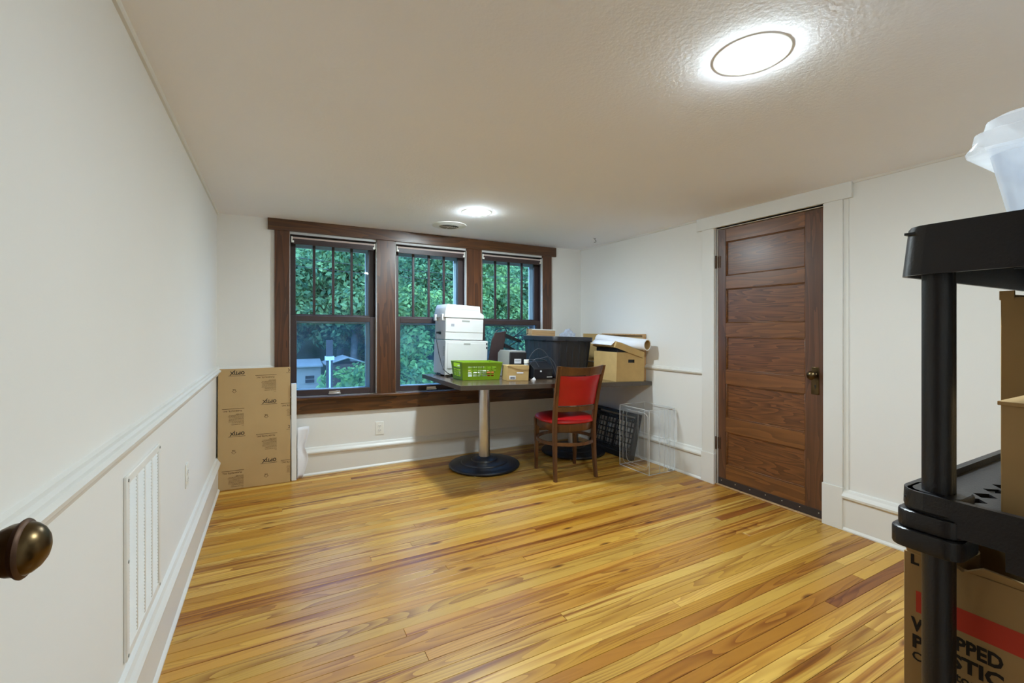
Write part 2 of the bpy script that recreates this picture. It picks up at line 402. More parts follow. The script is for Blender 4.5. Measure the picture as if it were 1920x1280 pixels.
for wi, (x0, x1) in enumerate(OPEN):
    wr = obj('window_%d' % (wi+1), None, None, kind='structure')
    # liner (white jamb) then the outer white reveal
    b = MB()
    for a0, a1, yy0, yy1 in ((x0, x0+.004, 4.098, 4.115), (x1-.004, x1, 4.098, 4.115)): b.box((a0, yy0, ZS), (a1, yy1, ZT))
    b.box((x1-.0075, 4.122, ZS), (x1-.0005, 4.128, ZT)); st(b).build('jamb_liner', M['trim'], wr)
    b = MB(); b.box((x0, 4.1155, ZS), (x0+.004, 4.212, ZT)); b.box((x1-.004, 4.1155, ZS), (x1, 4.212, ZT)); b.box((x0+.004, 4.098, ZT-.006), (x1-.004, 4.212, ZT)); st(b).build('side_jamb', M['sash'], wr)
    a, c_ = x0+.005, x1-.006
    b = MB(); b.box((x0, 4.222, ZS+.002), (x0+.022, 4.307, ZT)); b.box((x1-.022, 4.222, ZS+.002), (x1, 4.307, ZT)); b.box((x0+.022, 4.222, ZT-.034), (x1-.022, 4.307, ZT)); b.box((x0+.022, 4.222, ZS-.02), (x1-.022, 4.33, ZS+.03))
    st(b).build('outer_reveal', M['extw'], wr)
    b = MB()   # storm frame
    s0, s1 = x0+.022, x1-.022
    b.box((s0, 4.262, ZS+.03), (s0+.020, 4.28, ZT-.034)); b.box((s1-.048, 4.262, ZS+.03), (s1, 4.28, ZT-.034)); b.box((s0+.02, 4.262, 1.930), (s1-.048, 4.28, ZT-.034)); b.box((s0+.02, 4.262, ZS+.03), (s1-.048, 4.28, ZS+.048)); b.box((s0+.02, 4.262, 1.283), (s1-.048, 4.28, 1.33))
    st(b).build('storm_frame', M['extw'], wr)
    # upper sash
    us = [(a, a+.043), (c_-.052, c_)]
    gz0, gz1 = 1.358, 1.952
    for p in us:
        b = MB(); b.box((p[0], 4.178, 1.325), (p[1], 4.212, ZT-.006), .002); st(b).build('sash_stile', M['sash'], wr)
    b = MB(); b.box((us[0][1], 4.178, gz1), (us[1][0], 4.212, ZT-.006), .002); st(b).build('sash_rail', M['sash'], wr)
    b = MB(); b.box((us[0][1], 4.178, 1.325), (us[1][0], 4.212, gz0), .002); st(b).build('sash_rail', M['sash'], wr)
    g0, g1 = us[0][1], us[1][0]; mw = .021; pw = (g1-g0-3*mw)/4
    for k in range(3):
        xm = g0+pw*(k+1)+mw*k
        b = MB(); b.box((xm, 4.184, gz0), (xm+mw, 4.207, gz1), .003, 1); st(b).build('muntin', M['sash'], wr)
    for k in range(4):
        xp = g0+(pw+mw)*k
        b = MB(); b.box((xp-.003, 4.194, gz0-.003), (xp+pw+.003, 4.197, gz1+.003)); st(b).build('glass_pane', M['glass'], wr)
    # lower sash (in front)
    lz0, lz1 = .716, 1.298
    ls = [(a, a+.049), (c_-.046, c_)]
    for p in ls:
        b = MB(); b.box((p[0], 4.136, ZS+.004), (p[1], 4.172, 1.345), .002); st(b).build('sash_stile', M['sash'], wr)
    b = MB(); b.box((ls[0][1], 4.136, lz1), (ls[1][0], 4.172, 1.345), .003); st(b).build('meeting_rail', M['sash'], wr)
    b = MB(); b.box((ls[0][1], 4.136, ZS+.004), (ls[1][0], 4.172, lz0), .003); st(b).build('sash_rail', M['sash'], wr)
    b = MB(); b.box((ls[0][1]-.003, 4.152, lz0-.003), (ls[1][0]+.003, 4.155, lz1+.003)); st(b).build('glass_pane', M['glass'], wr)
    b = MB(); b.box((s0+.02, 4.268, ZS+.048), (s1-.048, 4.270, 1.283)); st(b).build('insect_screen', M['screen'], wr)
    xc = (x0+x1)/2
    b = MB(); b.box((xc-.05, 4.120, .672), (xc+.05, 4.137, .684), .003); b.box((xc-.045, 4.128, .684), (xc+.045, 4.137, .70), .002); st(b).build('sash_lift', M['steel'], wr)
    # roller blind
    pos = ('left-hand', 'middle', 'right-hand')[wi]
    rbx = thing('roller_blind', 'rolled-up pale blind with white end brackets at the top of the %s window' % pos, 'blind', (xc, 4.118, 1.985), group='rolled blinds over the windows')
    zz = settle(xc, 0, 1.985)[2]; rbx.location.z = zz; hw = (x1-x0)/2-.02
    tl = lambda x, y, z: (x, y, z-.0068*x)
    b = MB(); b.lathe([(.013, -hw), (.013, hw)], axis='x', n=16); b.tf(tl).build('roller_tube', M['blind'], rbx)
    b = MB(); b.box((-hw+.005, -.012, -.040), (hw-.005, -.009, -.004)); b.box((-hw+.005, -.015, -.050), (hw-.005, -.006, -.040), .002); b.tf(tl).build('blind_fabric', M['sash'], rbx)
    for sgn in (-1, 1):
        b = MB(); b.cbox((sgn*(hw+.003), 0, -.012), (.008, .034, .05), .002); b.cbox((sgn*(hw-.006), -.010, -.030), (.014, .012, .018), .002); b.tf(tl).build('end_bracket', M['plate'], rbx)

# ------------------------------------------------------------------ door in the right wall
dr = obj('door_1', None, None, kind='structure')
XD = XR+.012
def dbx(name, y0, y1, z0, z1, mat, x0=XD, x1=XD+.036, bev=.002): 
    b = MB(); b.box((x0, y0, z0), (x1, y1, z1), bev); return b.build(name, mat, dr)
dy0, dy1 = 1.570, 2.342; ny, fy = 1.688, 2.276
dbx('door_stile', dy0, ny, .022, 2.012, M['door']); dbx('door_stile', fy, dy1, .022, 2.012, M['door'])
PZ = [(.174, .430), (.540, .803), (.914, 1.171), (1.278, 1.543), (1.645, 1.911)]
zz = [.022] + [v for p in PZ for v in p] + [2.012]
for i in range(0, 12, 2): dbx('door_rail', ny, fy, zz[i], zz[i+1], M['doorh'])
for z0, z1 in PZ:
    dbx('door_panel', ny-.004, fy+.004, z0-.004, z1+.004, M['doorp'], XD+.014, XD+.022, 0)
    b = MB()
    for (ya, yb, za, zb) in ((ny, ny+.008, z0, z1), (fy-.008, fy, z0, z1), (ny+.008, fy-.008, z0, z0+.008), (ny+.008, fy-.008, z1-.008, z1)):
        b.box((XD+.005, ya, za), (XD+.014, yb, zb), .002, 1)
    b.build('panel_moulding', M['doorh'], dr)
sw = dbx('door_sweep', dy0+.004, dy1-.004, .010, .062, M['strip'], XD-.006, XD-.0005)
for k in range(7):
    b = MB(); b.lathe([(.0035, -.009), (.0035, -.006)], (XD, dy0+.03+k*.118, .044), 8, 'x'); b.build('screw_head', M['nail'], sw)
b = MB(); b.box((XD-.005, 1.600, .806), (XD-.0004, 1.648, .984), .002); esc = b.build('escutcheon', M['brass'], dr)
b = MB(); b.lathe([(.006, -.0012), (.006, 0)], (XD-.005, 1.622, .862), 12, 'x'); b.box((XD-.0062, 1.620, .842), (XD-.005, 1.624, .862)); b.build('keyhole', M['black'], esc)
b = MB(); b.lathe([(.018, -.004), (.016, -.012), (.010, -.016), (.009, -.030), (.022, -.036), (.028, -.046), (.028, -.054), (.020, -.062), (.004, -.065)], (XD-.001, 1.622, .932), 24, 'x'); b.build('door_knob', M['brass'], dr)
for z in (1.760, .330):
    b = MB(); b.lathe([(.006, -.05), (.007, -.048), (.007, .048), (.006, .05)], (XR-.004, 2.350, z), 12, 'z'); b.box((XR-.004, 2.350, z-.045), (XR+.002, 2.372, z+.045)); b.box((XD-.003, 2.318, z-.045), (XD-.0005, 2.346, z+.045)); b.build('hinge', M['hinge'], dr)
b = MB(); b.box((XR-.01, 1.556, 0), (XR+.02, 2.354, .009)); b.build('threshold', M['lightwood'], dr)
dc = obj('trim_9', None, None, kind='structure')      # white door surround
def cbx(name, y0, y1, z0, z1, th):
    b = MB(); b.box((XR-th, y0, z0), (XR, y1, z1), .002); b.build(name, M['trim'], dc)
cbx('side_casing', 1.452, 1.562, .26, 2.030, .02); cbx('side_casing', 2.358, 2.470, .24, 2.030, .02)
cbx('plinth_block', 1.450, 1.566, 0, .26, .028); cbx('plinth_block', 2.354, 2.474, 0, .24, .028)
cbx('header_board', 1.402, 2.520, 2.030, HC, .024)
b = MB(); b.box((XR, DY0-.006, 0), (XR+.06, DY0+.004, DZ)); b.box((XR, DY1-.004, 0), (XR+.06, DY1+.006, DZ)); b.box((XR, DY0, DZ-.004), (XR+.06, DY1, DZ+.01)); b.build('door_jamb', M['trim'], dc)

# open door at the left, beside the camera (only its knob is in the picture)
d2 = obj('door_2', None, None, kind='structure')
b = MB(); b.box((-.300, -.16, .01), (-.264, .648, 2.02), .002); b.build('door_slab', M['door'], d2)
KS = .80
def kp(P): return [(r*KS, h*KS) for r, h in P]
KX = (-.264, .585, 1.033)
b = MB(); b.lathe(kp([(.027, 0), (.025, .004), (.013, .008), (.0110, .024), (.0125, .036), (.0185, .046), (.0255, .054), (.0290, .062), (.0300, .070), (.0305, .0735), (.0300, .077), (.0275, .0825), (.0225, .0885), (.0155, .093), (.008, .0955), (.001, .0963)]), KX, 48, 'x')
kn = b.build('door_knob', M['brass'], d2)
b = MB(); b.lathe(kp([(.0298, .0685), (.0330, .0720), (.0338, .0740), (.0326, .0760), (.0298, .0775)]), KX, 48, 'x', cap=False); b.build('knob_rim', M['hinge'], kn)

# ------------------------------------------------------------------ ceiling fixtures
def ceiling_light(x, y, label):
    t = thing('ceiling_light', label, 'ceiling light', (x, y, HC), group='round recessed ceiling lights')
    b = MB(); b.lathe([(.116, 0), (.1155, -.0010), (.113, -.0014), (.082, -.0006), (.0765, -.0004), (.0765, 0)], n=48, cap=False); b.build('trim_ring', M['plate'], t)
    b = MB(); b.lathe([(.0755, -.001), (.073, -.0065), (.062, -.0105), (.04, -.013), (.02, -.0145), (.001, -.015)], n=48); b.build('diffuser', M['led'], t)
    return t
ceiling_light(1.377, .913, 'large bright round ceiling light nearest the camera')
ceiling_light(1.384, 3.150, 'round ceiling light near the windows, beside the ceiling vent')
t = thing('ceiling_vent', 'round white air vent with concentric rings in ceiling above the windows', 'vent', (1.347, 3.660, HC))
b = MB(); b.lathe([(.150, 0), (.148, -.004), (.110, -.010), (.085, -.014), (.080, -.006), (.080, 0)], n=40, cap=False); b.build('flange', M['grillew'], t)
b = MB(); b.lathe([(.080, -.0005), (.001, -.0005)], n=40); b.build('vent_opening', M['dark'], t)
for r in (.070, .052, .034):
    b = MB(); b.lathe([(r, -.004), (r+.008, -.016), (r+.006, -.016), (r-.002, -.004)], n=32, cap=False); b.build('vent_ring', M['plastic_w2'], t)
b = MB(); b.box((-.08, -.002, -.016), (.08, .002, -.010)); b.box((-.002, -.08, -.016), (.002, .08, -.010)); b.build('cross_bar', M['grillew'], t)
b = MB(); pts = [(0, 0, 0), (0, 0, -.014)] + [(.013*math.sin(a), 0, -.028-.014*math.cos(a)+.0) for a in [R(q) for q in range(0, 250, 25)]]
pts = [(-.012, 0, -.006), (.008, 0, -.006), (-.002, 0, -.018), (.010, 0, -.026), (.012, 0, -.038), (.002, 0, -.046), (-.010, 0, -.042)]
b.tube(pts, .0028, 8); o = b.build('ceiling_hook', M['black'], None, 60, label='small black screw hook in ceiling near the far right corner', cat='hook', loc=(2.80, 3.487, HC))
o.rotation_euler = (0, 0, -.6)
b = MB(); b.lathe([(.008, -.0008), (.007, -.0012), (.001, -.0014)], (XR, 1.083, 1.556), 10, 'x'); o = b.build('wall_plug', M['black'], None, label='tiny black plug in the white wall right of the door', cat='plug')

# ------------------------------------------------------------------ return air grille on left wall
t = thing('wall_grille', 'tall white louvred return air grille low on the left wall', 'air grille', (XL, 1.88, .54))
gw, gh = .218, .268
b = MB()
for (y0, y1, z0, z1) in ((-gw, -gw+.026, -gh, gh), (gw-.026, gw, -gh, gh), (-gw+.026, gw-.026, -gh, -gh+.026), (-gw+.026, gw-.026, gh-.026, gh)):
    b.box((0, y0, z0), (.009, y1, z1), .002, 1)
b.build('grille_frame', M['grillew'], t)
b = MB(); b.box((.0005, -gw+.026, -gh+.026), (.0015, gw-.026, gh-.026)); b.build('duct_backing', M['dark'], t)
ncol, nrow = 4, 44; iw = 2*gw-.052; cw = iw/ncol; ih = 2*gh-.052; rh = ih/nrow
for k in range(1, ncol):
    yy = -gw+.026+cw*k; b = MB(); b.box((.001, yy-.005, -gh+.026), (.008, yy+.005, gh-.026), .001, 1); b.build('grille_bar', M['grillew'], t)
b = MB(); b.prism([(.0016, .0052), (.0028, .0052), (.0084, -.0034), (.0072, -.0034)], -cw/2+.0055, cw/2-.0115, 'y'); b.box((.0030, cw/2-.0115, -.0012), (.0070, cw/2-.005, .0034)); lou = b.mesh('louvre', M['grillew'], None)
for k in range(ncol):
    for j in range(nrow):
        obj('louvre', lou, t, loc=(0, -gw+.026+cw*(k+.5), -gh+.026+rh*(j+.5)))
for sy, sz in ((-1, 1), (1, 1), (-1, -1), (1, -1), (-1, .07)):
    b = MB(); b.lathe([(.005, .009), (.0045, .011), (.001, .0115)], (0, sy*(gw-.012), sz*(gh-.013)), 10, 'x'); b.build('screw', M['plastic_w2'], t)

def outlet(name, loc, rz, label):
    t = thing(name, label, 'outlet', loc, rz, group='white wall outlets')
    b = MB(); b.box((-.036, -.006, -.058), (.036, 0, .058), .003); b.build('cover_plate', M['plate'], t)
    for s_ in (1, -1):
        b = MB(); b.prism(rrect(.034, .029, .012, 4, 0, s_*.0195), -.0085, -.006, 'y'); r_ = b.build('receptacle', M['grillew'], t)
        b = MB(); b.box((-.008, -.0088, s_*.0195-.002), (-.006, -.0085, s_*.0195+.007)); b.box((.006, -.0088, s_*.0195-.002), (.008, -.0085, s_*.0195+.006)); b.lathe([(.0022, -.0088), (.0022, -.0085)], (0, 0, s_*.0195-.007), 8, 'y'); b.build('slot', M['black'], r_)
    b = MB(); b.lathe([(.003, -.007), (.003, -.006)], n=8, axis='y'); b.build('screw', M['nail'], t)
outlet('wall_outlet', (.852, YB, .335), 0, 'white duplex outlet low on the window wall')
outlet('wall_outlet', (XL, 2.728, .505), R(90), 'white outlet plate on the left wall beyond the air grille')

# ------------------------------------------------------------------ table
TS = .0351
def zt(x): return .81 - TS*(x-1.231)
TROT = math.atan(TS)
def tabled(name, label, cat, x, y, rz=0, group=None, dz=0):
    o = thing(name, label, cat, (x, y, zt(x)+.0008+dz), group=group)
    o.rotation_euler = (Matrix.Rotation(TROT, 3, 'Y') @ Matrix.Rotation(rz, 3, 'Z')).to_euler(); return o
t = thing('pedestal_table', 'long dark wood-topped table on two steel pedestals under the windows', 'table', (2.15, 3.6, 0))
tp = [(1.230, 3.093), (3.098, 3.030), (3.098, 4.060), (1.230, 4.056)]
b = MB(); b.prism([(x-2.15, y-3.6) for x, y in tp], -.037, 0, 'z', .0015)
b.tf(lambda x, y, z: (x, y, z+zt(x+2.15))); top = b.build('tabletop', M['table'], t)
b = MB(); 
P = [(x-2.15, y-3.6) for x, y in tp]
for (ax, ay), (bx_, by_) in ((P[0], P[1]), (P[3], P[0])):
    d = Vector((bx_-ax, by_-ay, 0)).normalized(); n_ = Vector((d.y, -d.x, 0))
    b.loft([[(p[0]+n_.x*o-d.x*.0, p[1]+n_.y*o, z) for o, z in ((.0002, -.0365), (.0022, -.036), (.0022, -.001), (.0002, -.0005))] for p in ((ax, ay), (bx_, by_))])
b.tf(lambda x, y, z: (x, y, z+zt(x+2.15))); b.build('edge_banding', M['tedge'], t)
for cx in (1.677, 2.655):
    dx = cx-2.15; dyy = .047
    b = MB(); b.lathe([(.305, .006), (.315, .010), (.318, .020), (.312, .028), (.290, .032), (.285, .036), (.210, .044), (.205, .052), (.195, .056), (.120, .062), (.115, .072), (.085, .078), (.068, .088), (.056, .094), (.052, .094)], (dx, dyy, 0), 56); b.build('pedestal_base', M['iron'], t)
    b = MB(); b.lathe([(.050, .090), (.050, zt(cx)-.040)], (dx, dyy, 0), 40); b.build('pedestal_column', M['steel'], t)
    b = MB(); b.lathe([(.11, zt(cx)-.055), (.13, zt(cx)-.0405)], (dx, dyy, 0), 24); b.build('mounting_plate', M['iron'], t)
    for k in range(4):
        a = R(50+90*k); b = MB(); b.lathe([(.010, 0), (.012, .007)], (dx+.29*math.cos(a), dyy+.29*math.sin(a), 0), 12); b.build('leveling_foot', M['foam'], t)

# ------------------------------------------------------------------ chair
t = thing('dining_chair', 'dark wood dining chair with red vinyl seat and back at the table', 'chair', (2.216, 3.158, 0), R(-8))
W_ = M['chair']
def post(s_):   # back post
    P = [(s_*.186, -.190, 0, .034, .026), (s_*.183, -.176, .12, .036, .028), (s_*.180, -.166, .28, .040, .032), (s_*.180, -.163, .46, .042, .034), (s_*.184, -.188, .60, .040, .032), (s_*.191, -.228, .76, .036, .030), (s_*.200, -.290, .938, .030, .026)]
    b = MB(); rings = []
    for x, y, z, dy, dx in P: rings.append([(x-dx/2, y-dy/2, z), (x+dx/2, y-dy/2, z), (x+dx/2, y+dy/2, z), (x-dx/2, y+dy/2, z)])
    b.loft(rings); E = [e for e in b.bm.edges if abs(e.verts[0].co.z-e.verts[1].co.z) > .02]; bmesh.ops.bevel(b.bm, geom=E, offset=.005, segments=2, affect='EDGES'); b.build('back_leg', W_, t)
def fleg(s_):
    b = MB(); rings = []
    for x, y, z, q in ((s_*.190, .190, 0, .026), (s_*.190, .186, .2, .033), (s_*.188, .184, .40, .042), (s_*.188, .184, .452, .042)):
        rings.append([(x-q/2, y-q/2, z), (x+q/2, y-q/2, z), (x+q/2, y+q/2, z), (x-q/2, y+q/2, z)])
    b.loft(rings); E = [e for e in b.bm.edges if abs(e.verts[0].co.z-e.verts[1].co.z) > .02]; bmesh.ops.bevel(b.bm, geom=E, offset=.005, segments=2, affect='EDGES'); b.build('front_leg', W_, t)
for s_ in (-1, 1): post(s_); fleg(s_)
def outline(k, n=56):     # rounded seat outline, wider in front
    P = []
    for i in range(n):
        a = 2*PI*i/n; c_, s_ = math.cos(a), math.sin(a)
        e = 2/2.9; x = abs(c_)**e*(1 if c_ > 0 else -1); y = abs(s_)**e*(1 if s_ > 0 else -1)
        wx = .232 if y > -.2 else .232-.026*((-.2-y)/.8)
        P.append((x*wx*k, .016+y*.232*k))
    return P
b = MB(); b.loft([[(x, y, z) for x, y in outline(k)] for k, z in ((.93, .394), (.945, .398), (.955, .446), (.955, .456))]); b.build('seat_apron', W_, t, 60)
b = MB(); b.loft([[(x, y, z) for x, y in outline(k)] for k, z in ((.95, .457), (1.0, .460), (1.025, .468), (1.02, .478), (.97, .489), (.85, .496), (.6, .501), (.3, .503), (.05, .504))]); b.build('seat_cushion', M['red'], t, 60)
b = MB(); b.tube([(.245*math.cos(R(a)), .238*math.sin(R(a)), .298) for a in range(-180, 181, 8)], .01, rect=(.013, .026)); b.build('ring_stretcher', W_, t, 40)
b = MB(); b.cbox((0, .186, .345), (.35, .016, .024), .003); b.build('front_stretcher', W_, t)
def backy(z): 
    Z = [.46, .60, .76, .935]; Y = [-.163, -.188, -.228, -.290]; return float(np.interp(z, Z, Y))
def backx(z): return float(np.interp(z, [.46, .60, .76, .935], [.180, .184, .191, .200]))
def cslab(z0, z1, th, bulge, puff=0, inset=.012, nz=8, nx=18, dip=0, fr=0):
    b = MB(); F = [[], []]
    for side in (0, 1):
        g = []
        for j in range(nz+1):
            row_ = []
            for i in range(nx+1):
                u = -1+2*i/nx; v = j/nz; z = z0+(z1-z0)*v - dip*(1-u*u)*v
                hw = backx(z)-inset; e = (1-abs(u)**6)*(1-abs(2*v-1)**6)
                y = backy(z) - bulge*(1-u*u)
                y += (-1 if side == 0 else 1)*(th/2+puff*e)
                row_.append(b.v((u*hw, y, z)))
            g.append(row_)
        F[side] = g
    for side in (0, 1):
        g = F[side]
        for j in range(nz):
            for i in range(nx): b.face([g[j][i], g[j][i+1], g[j+1][i+1], g[j+1][i]])
    A, B = F
    for j in range(nz):
        for i in (0, nx): b.face([A[j][i], A[j+1][i], B[j+1][i], B[j][i]])
    for i in range(nx):
        for j in (0, nz): b.face([A[j][i], A[j][i+1], B[j][i+1], B[j][i]])
    bmesh.ops.recalc_face_normals(b.bm, faces=b.bm.faces[:]); return b
cslab(.862, .940, .022, .038, inset=.006, dip=.016).build('crest_rail', W_, t)
cslab(.612, .861, .016, .036, puff=.012, inset=.017, dip=.008, nz=12).build('back_cushion', M['red'], t, 50)
cslab(.562, .600, .020, .034, inset=.010).build('lower_rail', W_, t)
for s_ in (-1, 1):
    for (x, y) in ((s_*.186, -.190), (s_*.190, .190)):
        pass

# ------------------------------------------------------------------ things on the table
# lower printer
t = tabled('laser_printer', 'white boxy laser printer standing on the table under the other printer', 'printer', 1.551, 3.925, R(1))
hw, hd, h = .209, .150, .324
b = MB(); b.box((-hw, -hd, .012), (hw, hd, h), .006); body = b.build('printer_body', M['plastic_w'], t)
b = MB(); b.box((-hw+.022, -hd-.005, .07), (hw-.030, -hd, h-.022), .003); rp = b.build('rear_panel', M['plastic_w'], t)
b = MB(); b.box((-.035, -hd-.0062, h-.040), (.030, -hd-.0048, h-.024)); b.build('panel_grip', M['plastic_w2'], rp)
for z in (.285, .250): 
    b = MB(); b.box((hw-.018, -hd-.003, z), (hw-.006, -hd, z+.020), .001); b.build('cable_socket', M['black'], body)
for z0 in (.055, .185):
    for k in range(9):
        b = MB(); b.box((-hw-.0015, -hd+.015, z0+k*.010), (-hw, -hd+.055, z0+k*.010+.005)); b.build('vent_slot', M['plastic_w2'], body)
b = MB(); b.box((-hw-.002, -.05, .0), (-hw+.05, .05, .022), .002); b.build('side_recess', M['black'], body)
for sx in (-1, 1):
    for sy in (-1, 1): b = MB(); b.box((sx*.17-.02, sy*.11-.02, 0), (sx*.17+.02, sy*.11+.02, .014)); b.build('foot', M['plastic_w2'], t)
# upper printer
zb = h+.0015
t = tabled('scanner_printer', 'smaller white multifunction printer stacked on top of the laser printer', 'printer', 1.541, 3.93, R(1), dz=h)
hw, hd, h2 = .187, .138, .205
b = MB(); b.box((-hw, -hd, .006), (hw, hd, h2), .006); body = b.build('printer_body', M['plastic_w'], t)
b = MB(); b.box((-hw+.002, -hd-.004, .075), (hw-.004, -hd, .190), .002); fp = b.build('cover_panel', M['plastic_w'], t)
b = MB(); b.box((-.03, -hd-.0055, .168), (.045, -hd-.0038, .184)); b.build('panel_grip', M['plastic_w2'], fp)
b = MB(); b.box((-.135, -hd-.0052, .125), (-.105, -hd-.0042, .148)); b.build('rating_sticker', M['purple'], fp)
b = MB(); b.prism([(-.205, h2), (-.190, h2+.085), (-.175, h2+.120), (.142, h2+.112), (.150, h2+.055), (.186, h2+.036), (.190, h2)], -hd-.008, hd, 'y', .004); lid = b.build('scanner_lid', M['plastic_w'], t)
b = MB(); b.box((-.150, -hd-.0095, h2+.075), (.135, -hd-.0075, h2+.100), .0005); b.build('lid_seam', M['plastic_w'], lid)
for y0 in (-.125, .06):
    b = MB(); b.box((-hw-.030, y0, h2-.030), (-hw, y0+.045, h2+.030), .005); b.build('lid_hinge', M['plastic_w'], t)
b = MB(); b.box((-hw-.001, -.03, .05), (-hw+.001, .03, .075)); b.build('power_inlet', M['black'], body)
b = MB(); b.box((-hw-.0012, -.09, .080), (-hw, .02, .083)); b.build('seam_line', M['plastic_w2'], body)
# power cord
Tm = Matrix.Translation((0, 0, 0))
b = MB(); b.tube([(1.350, 3.92, 1.197), (1.315, 3.90, 1.195), (1.296, 3.86, 1.185), (1.292, 3.83, 1.12), (1.305, 3.80, 1.00), (1.315, 3.77, .93), (1.325, 3.74, .875), (1.345, 3.69, .845), (1.368, 3.645, .826), (1.385, 3.655, .816), (1.36, 3.69, .812), (1.34, 3.70, .810)], .0035, 8)
b.cbox((1.328, 3.905, 1.196), (.030, .016, .018), .003); b.cbox((1.375, 3.648, .830), (.030, .024, .026), .004)
b.build('power_cord', M['black'], None, 50, label='black power cord hanging down the side of the stacked printers', cat='cord')

# green basket
t = tabled('plastic_basket', 'lime green slotted plastic basket of odds and ends', 'basket', 1.548, 3.535, R(2))
bw, bd, bh = .190, .118, .152
b = MB()
def ring(w, d, z): return [(x, y, z) for x, y in rrect(2*w, 2*d, .022)]
b.loft([ring(bw-.020, bd-.018, 0), ring(bw-.018, bd-.016, .004)]); b.build('basket_floor', M['green'], t)
b = MB()     # rim
o1 = ring(bw+.006, bd+.006, bh-.010); o2 = ring(bw+.007, bd+.007, bh); i2 = ring(bw-.004, bd-.004, bh); i1 = ring(bw-.003, bd-.003, bh-.010)
b.loft([o1, o2, i2, i1, o1], cap=False); b.build('basket_rim', M['green'], t, 60)
def side(p0, p1, n_cols, handle=False):
    # lattice wall built of bars from p0 to p1 (top), leaning out; local coordinates
    b = MB(); L = math.dist(p0, p1); d = Vector((p1[0]-p0[0], p1[1]-p0[1], 0)).normalized(); nr = Vector((d.y, -d.x, 0))
    def P(s_, z, o=0):
        k = 1-z/bh; q = Vector((p0[0], p0[1], 0)) + d*(s_) - nr*(.018*k) + d*((L/2-s_)/L*.036*k) + nr*o
        return (q.x, q.y, z)
    def slab(s0, s1, z0, z1):
        b.loft([[P(s0, z0, 0), P(s1, z0, 0), P(s1, z1, 0), P(s0, z1, 0)], [P(s0, z0, -.003), P(s1, z0, -.003), P(s1, z1, -.003), P(s0, z1, -.003)]])
    m_ = .055 if n_cols > 3 else .045
    slab(0, L, .0, .032); slab(0, L, bh-.038, bh-.004) if not handle else (slab(0, L, bh-.062, bh-.045), slab(0, .05, bh-.045, bh-.004), slab(L-.05, L, bh-.045, bh-.004), slab(.05, L-.05, bh-.012, bh-.004))
    zt0, zt1 = .032, bh-(.062 if handle else .038)
    slab(0, m_, zt0, zt1); slab(L-m_, L, zt0, zt1)
    cwid = (L-2*m_)/n_cols; nr_ = 6; rhh = (zt1-zt0)/nr_
    for k in range(1, n_cols): slab(m_+cwid*k-.004, m_+cwid*k+.004, zt0, zt1)
    for j in range(1, nr_): slab(m_, L-m_, zt0+rhh*j-rhh*.27, zt0+rhh*j+rhh*.27)
    b.build('slotted_side', M['green'], t, None)
side((-bw, -bd), (bw, -bd), 6); side((bw, bd), (-bw, bd), 6); side((bw, -bd), (bw, bd), 3, True); side((-bw, bd), (-bw, -bd), 3, True)
for k, (x, y, z, s, m_) in enumerate([(-.10, -.03, .035, .05, 'paper'), (-.03, -.06, .04, .05, 'foam'), (.05, -.02, .04, .06, 'plastic_w2'), (.11, -.05, .04, .045, 'redink'), (.10, .04, .04, .05, 'paper'), (-.06, .05, .04, .06, 'card')]):
    b = MB(); b.cbox((x, y, z), (s*1.4, s, .045), .006, Matrix.Rotation(k*.9, 3, 'Z') @ Matrix.Rotation(.3*(k % 3-1), 3, 'X'))
    nm, lb = [('paper_packet', 'white paper packet inside the green basket at its left front'), ('tape_roll', 'white lump of tape inside the green basket'), ('grey_adapter', 'grey adapter inside the middle of the green basket'), ('red_packet', 'orange-red packet inside the right end of the green basket'), ('folded_note', 'folded white paper at the back of the green basket'), ('card_piece', 'tan card piece at the back left of the green basket')][k]
    o = b.build(nm, M[m_], None, label=lb, cat=('packet', 'tape', 'adapter', 'packet', 'paper', 'card')[k]); o.matrix_world = Matrix.Translation((1.548, 3.535, zt(1.548)+.002)) @ Matrix.Rotation(R(2), 4, 'Z')

# small cardboard box
t = tabled('small_box', 'small tan cardboard carton with barcode sticker beside the green basket', 'box', 1.846, 3.380, R(-8))
b = MB(); b.box((-.098, -.065, 0), (.098, .065, .128), .001); bb = b.build('carton', M['card'], t)
b = MB(); P = [(-.098, .131), (.098, .131), (.098, .100), (.06, .094), (.02, .095), (-.03, .107), (-.07, .124), (-.098, .1305)]
b.prism(P, -.0685, -.0660, 'y'); b.build('top_flap', M['card'], t)
b = MB(); b.box((-.078, -.0662, .012), (-.020, -.0652, .044)); lb = b.build('barcode_label', M['paper'], t)
b = MB(); r2 = random.Random(2); x = -.073
while x < -.026: wv = r2.choice((.0012, .002, .003)); b.box((x, -.0666, .015), (x+wv, -.0661, .033)); x += wv+r2.choice((.0012, .002))
b.build('barcode', M['ink'], lb)
b = MB(); b.box((-.012, -.0662, .062), (.048, -.0652, .074)); b.build('strip_label', M['paper'], t)
# white cap bottle
t = tabled('pill_bottle', 'grey bottle with white screw cap behind the small carton', 'bottle', 2.005, 3.47)
b = MB(); b.lathe([(.020, 0), (.022, .003), (.022, .135), (.018, .142)], n=24); b.build('bottle_body', M['plastic_w2'], t)
b = MB(); b.lathe([(.0235, .140), (.0235, .168), (.021, .171), (.001, .171)], n=24); b.build('screw_cap', M['plate'], t)
# white cone thing by black printer
t = tabled('crumpled_paper', 'small crumpled white paper scrap in front of the black receipt printer', 'paper scrap', 2.018, 3.350, R(20))
b = MB(); b.loft([[(-.045, 0, 0), (-.045, .003, 0), (-.045, .001, .004)], [(.0, -.012, 0), (.004, .014, .0), (.0, .0, .026)], [(.02, -.008, 0), (.024, .008, 0), (.02, .0, .012)]]); b.build('paper_scrap', M['paper'], t, None)

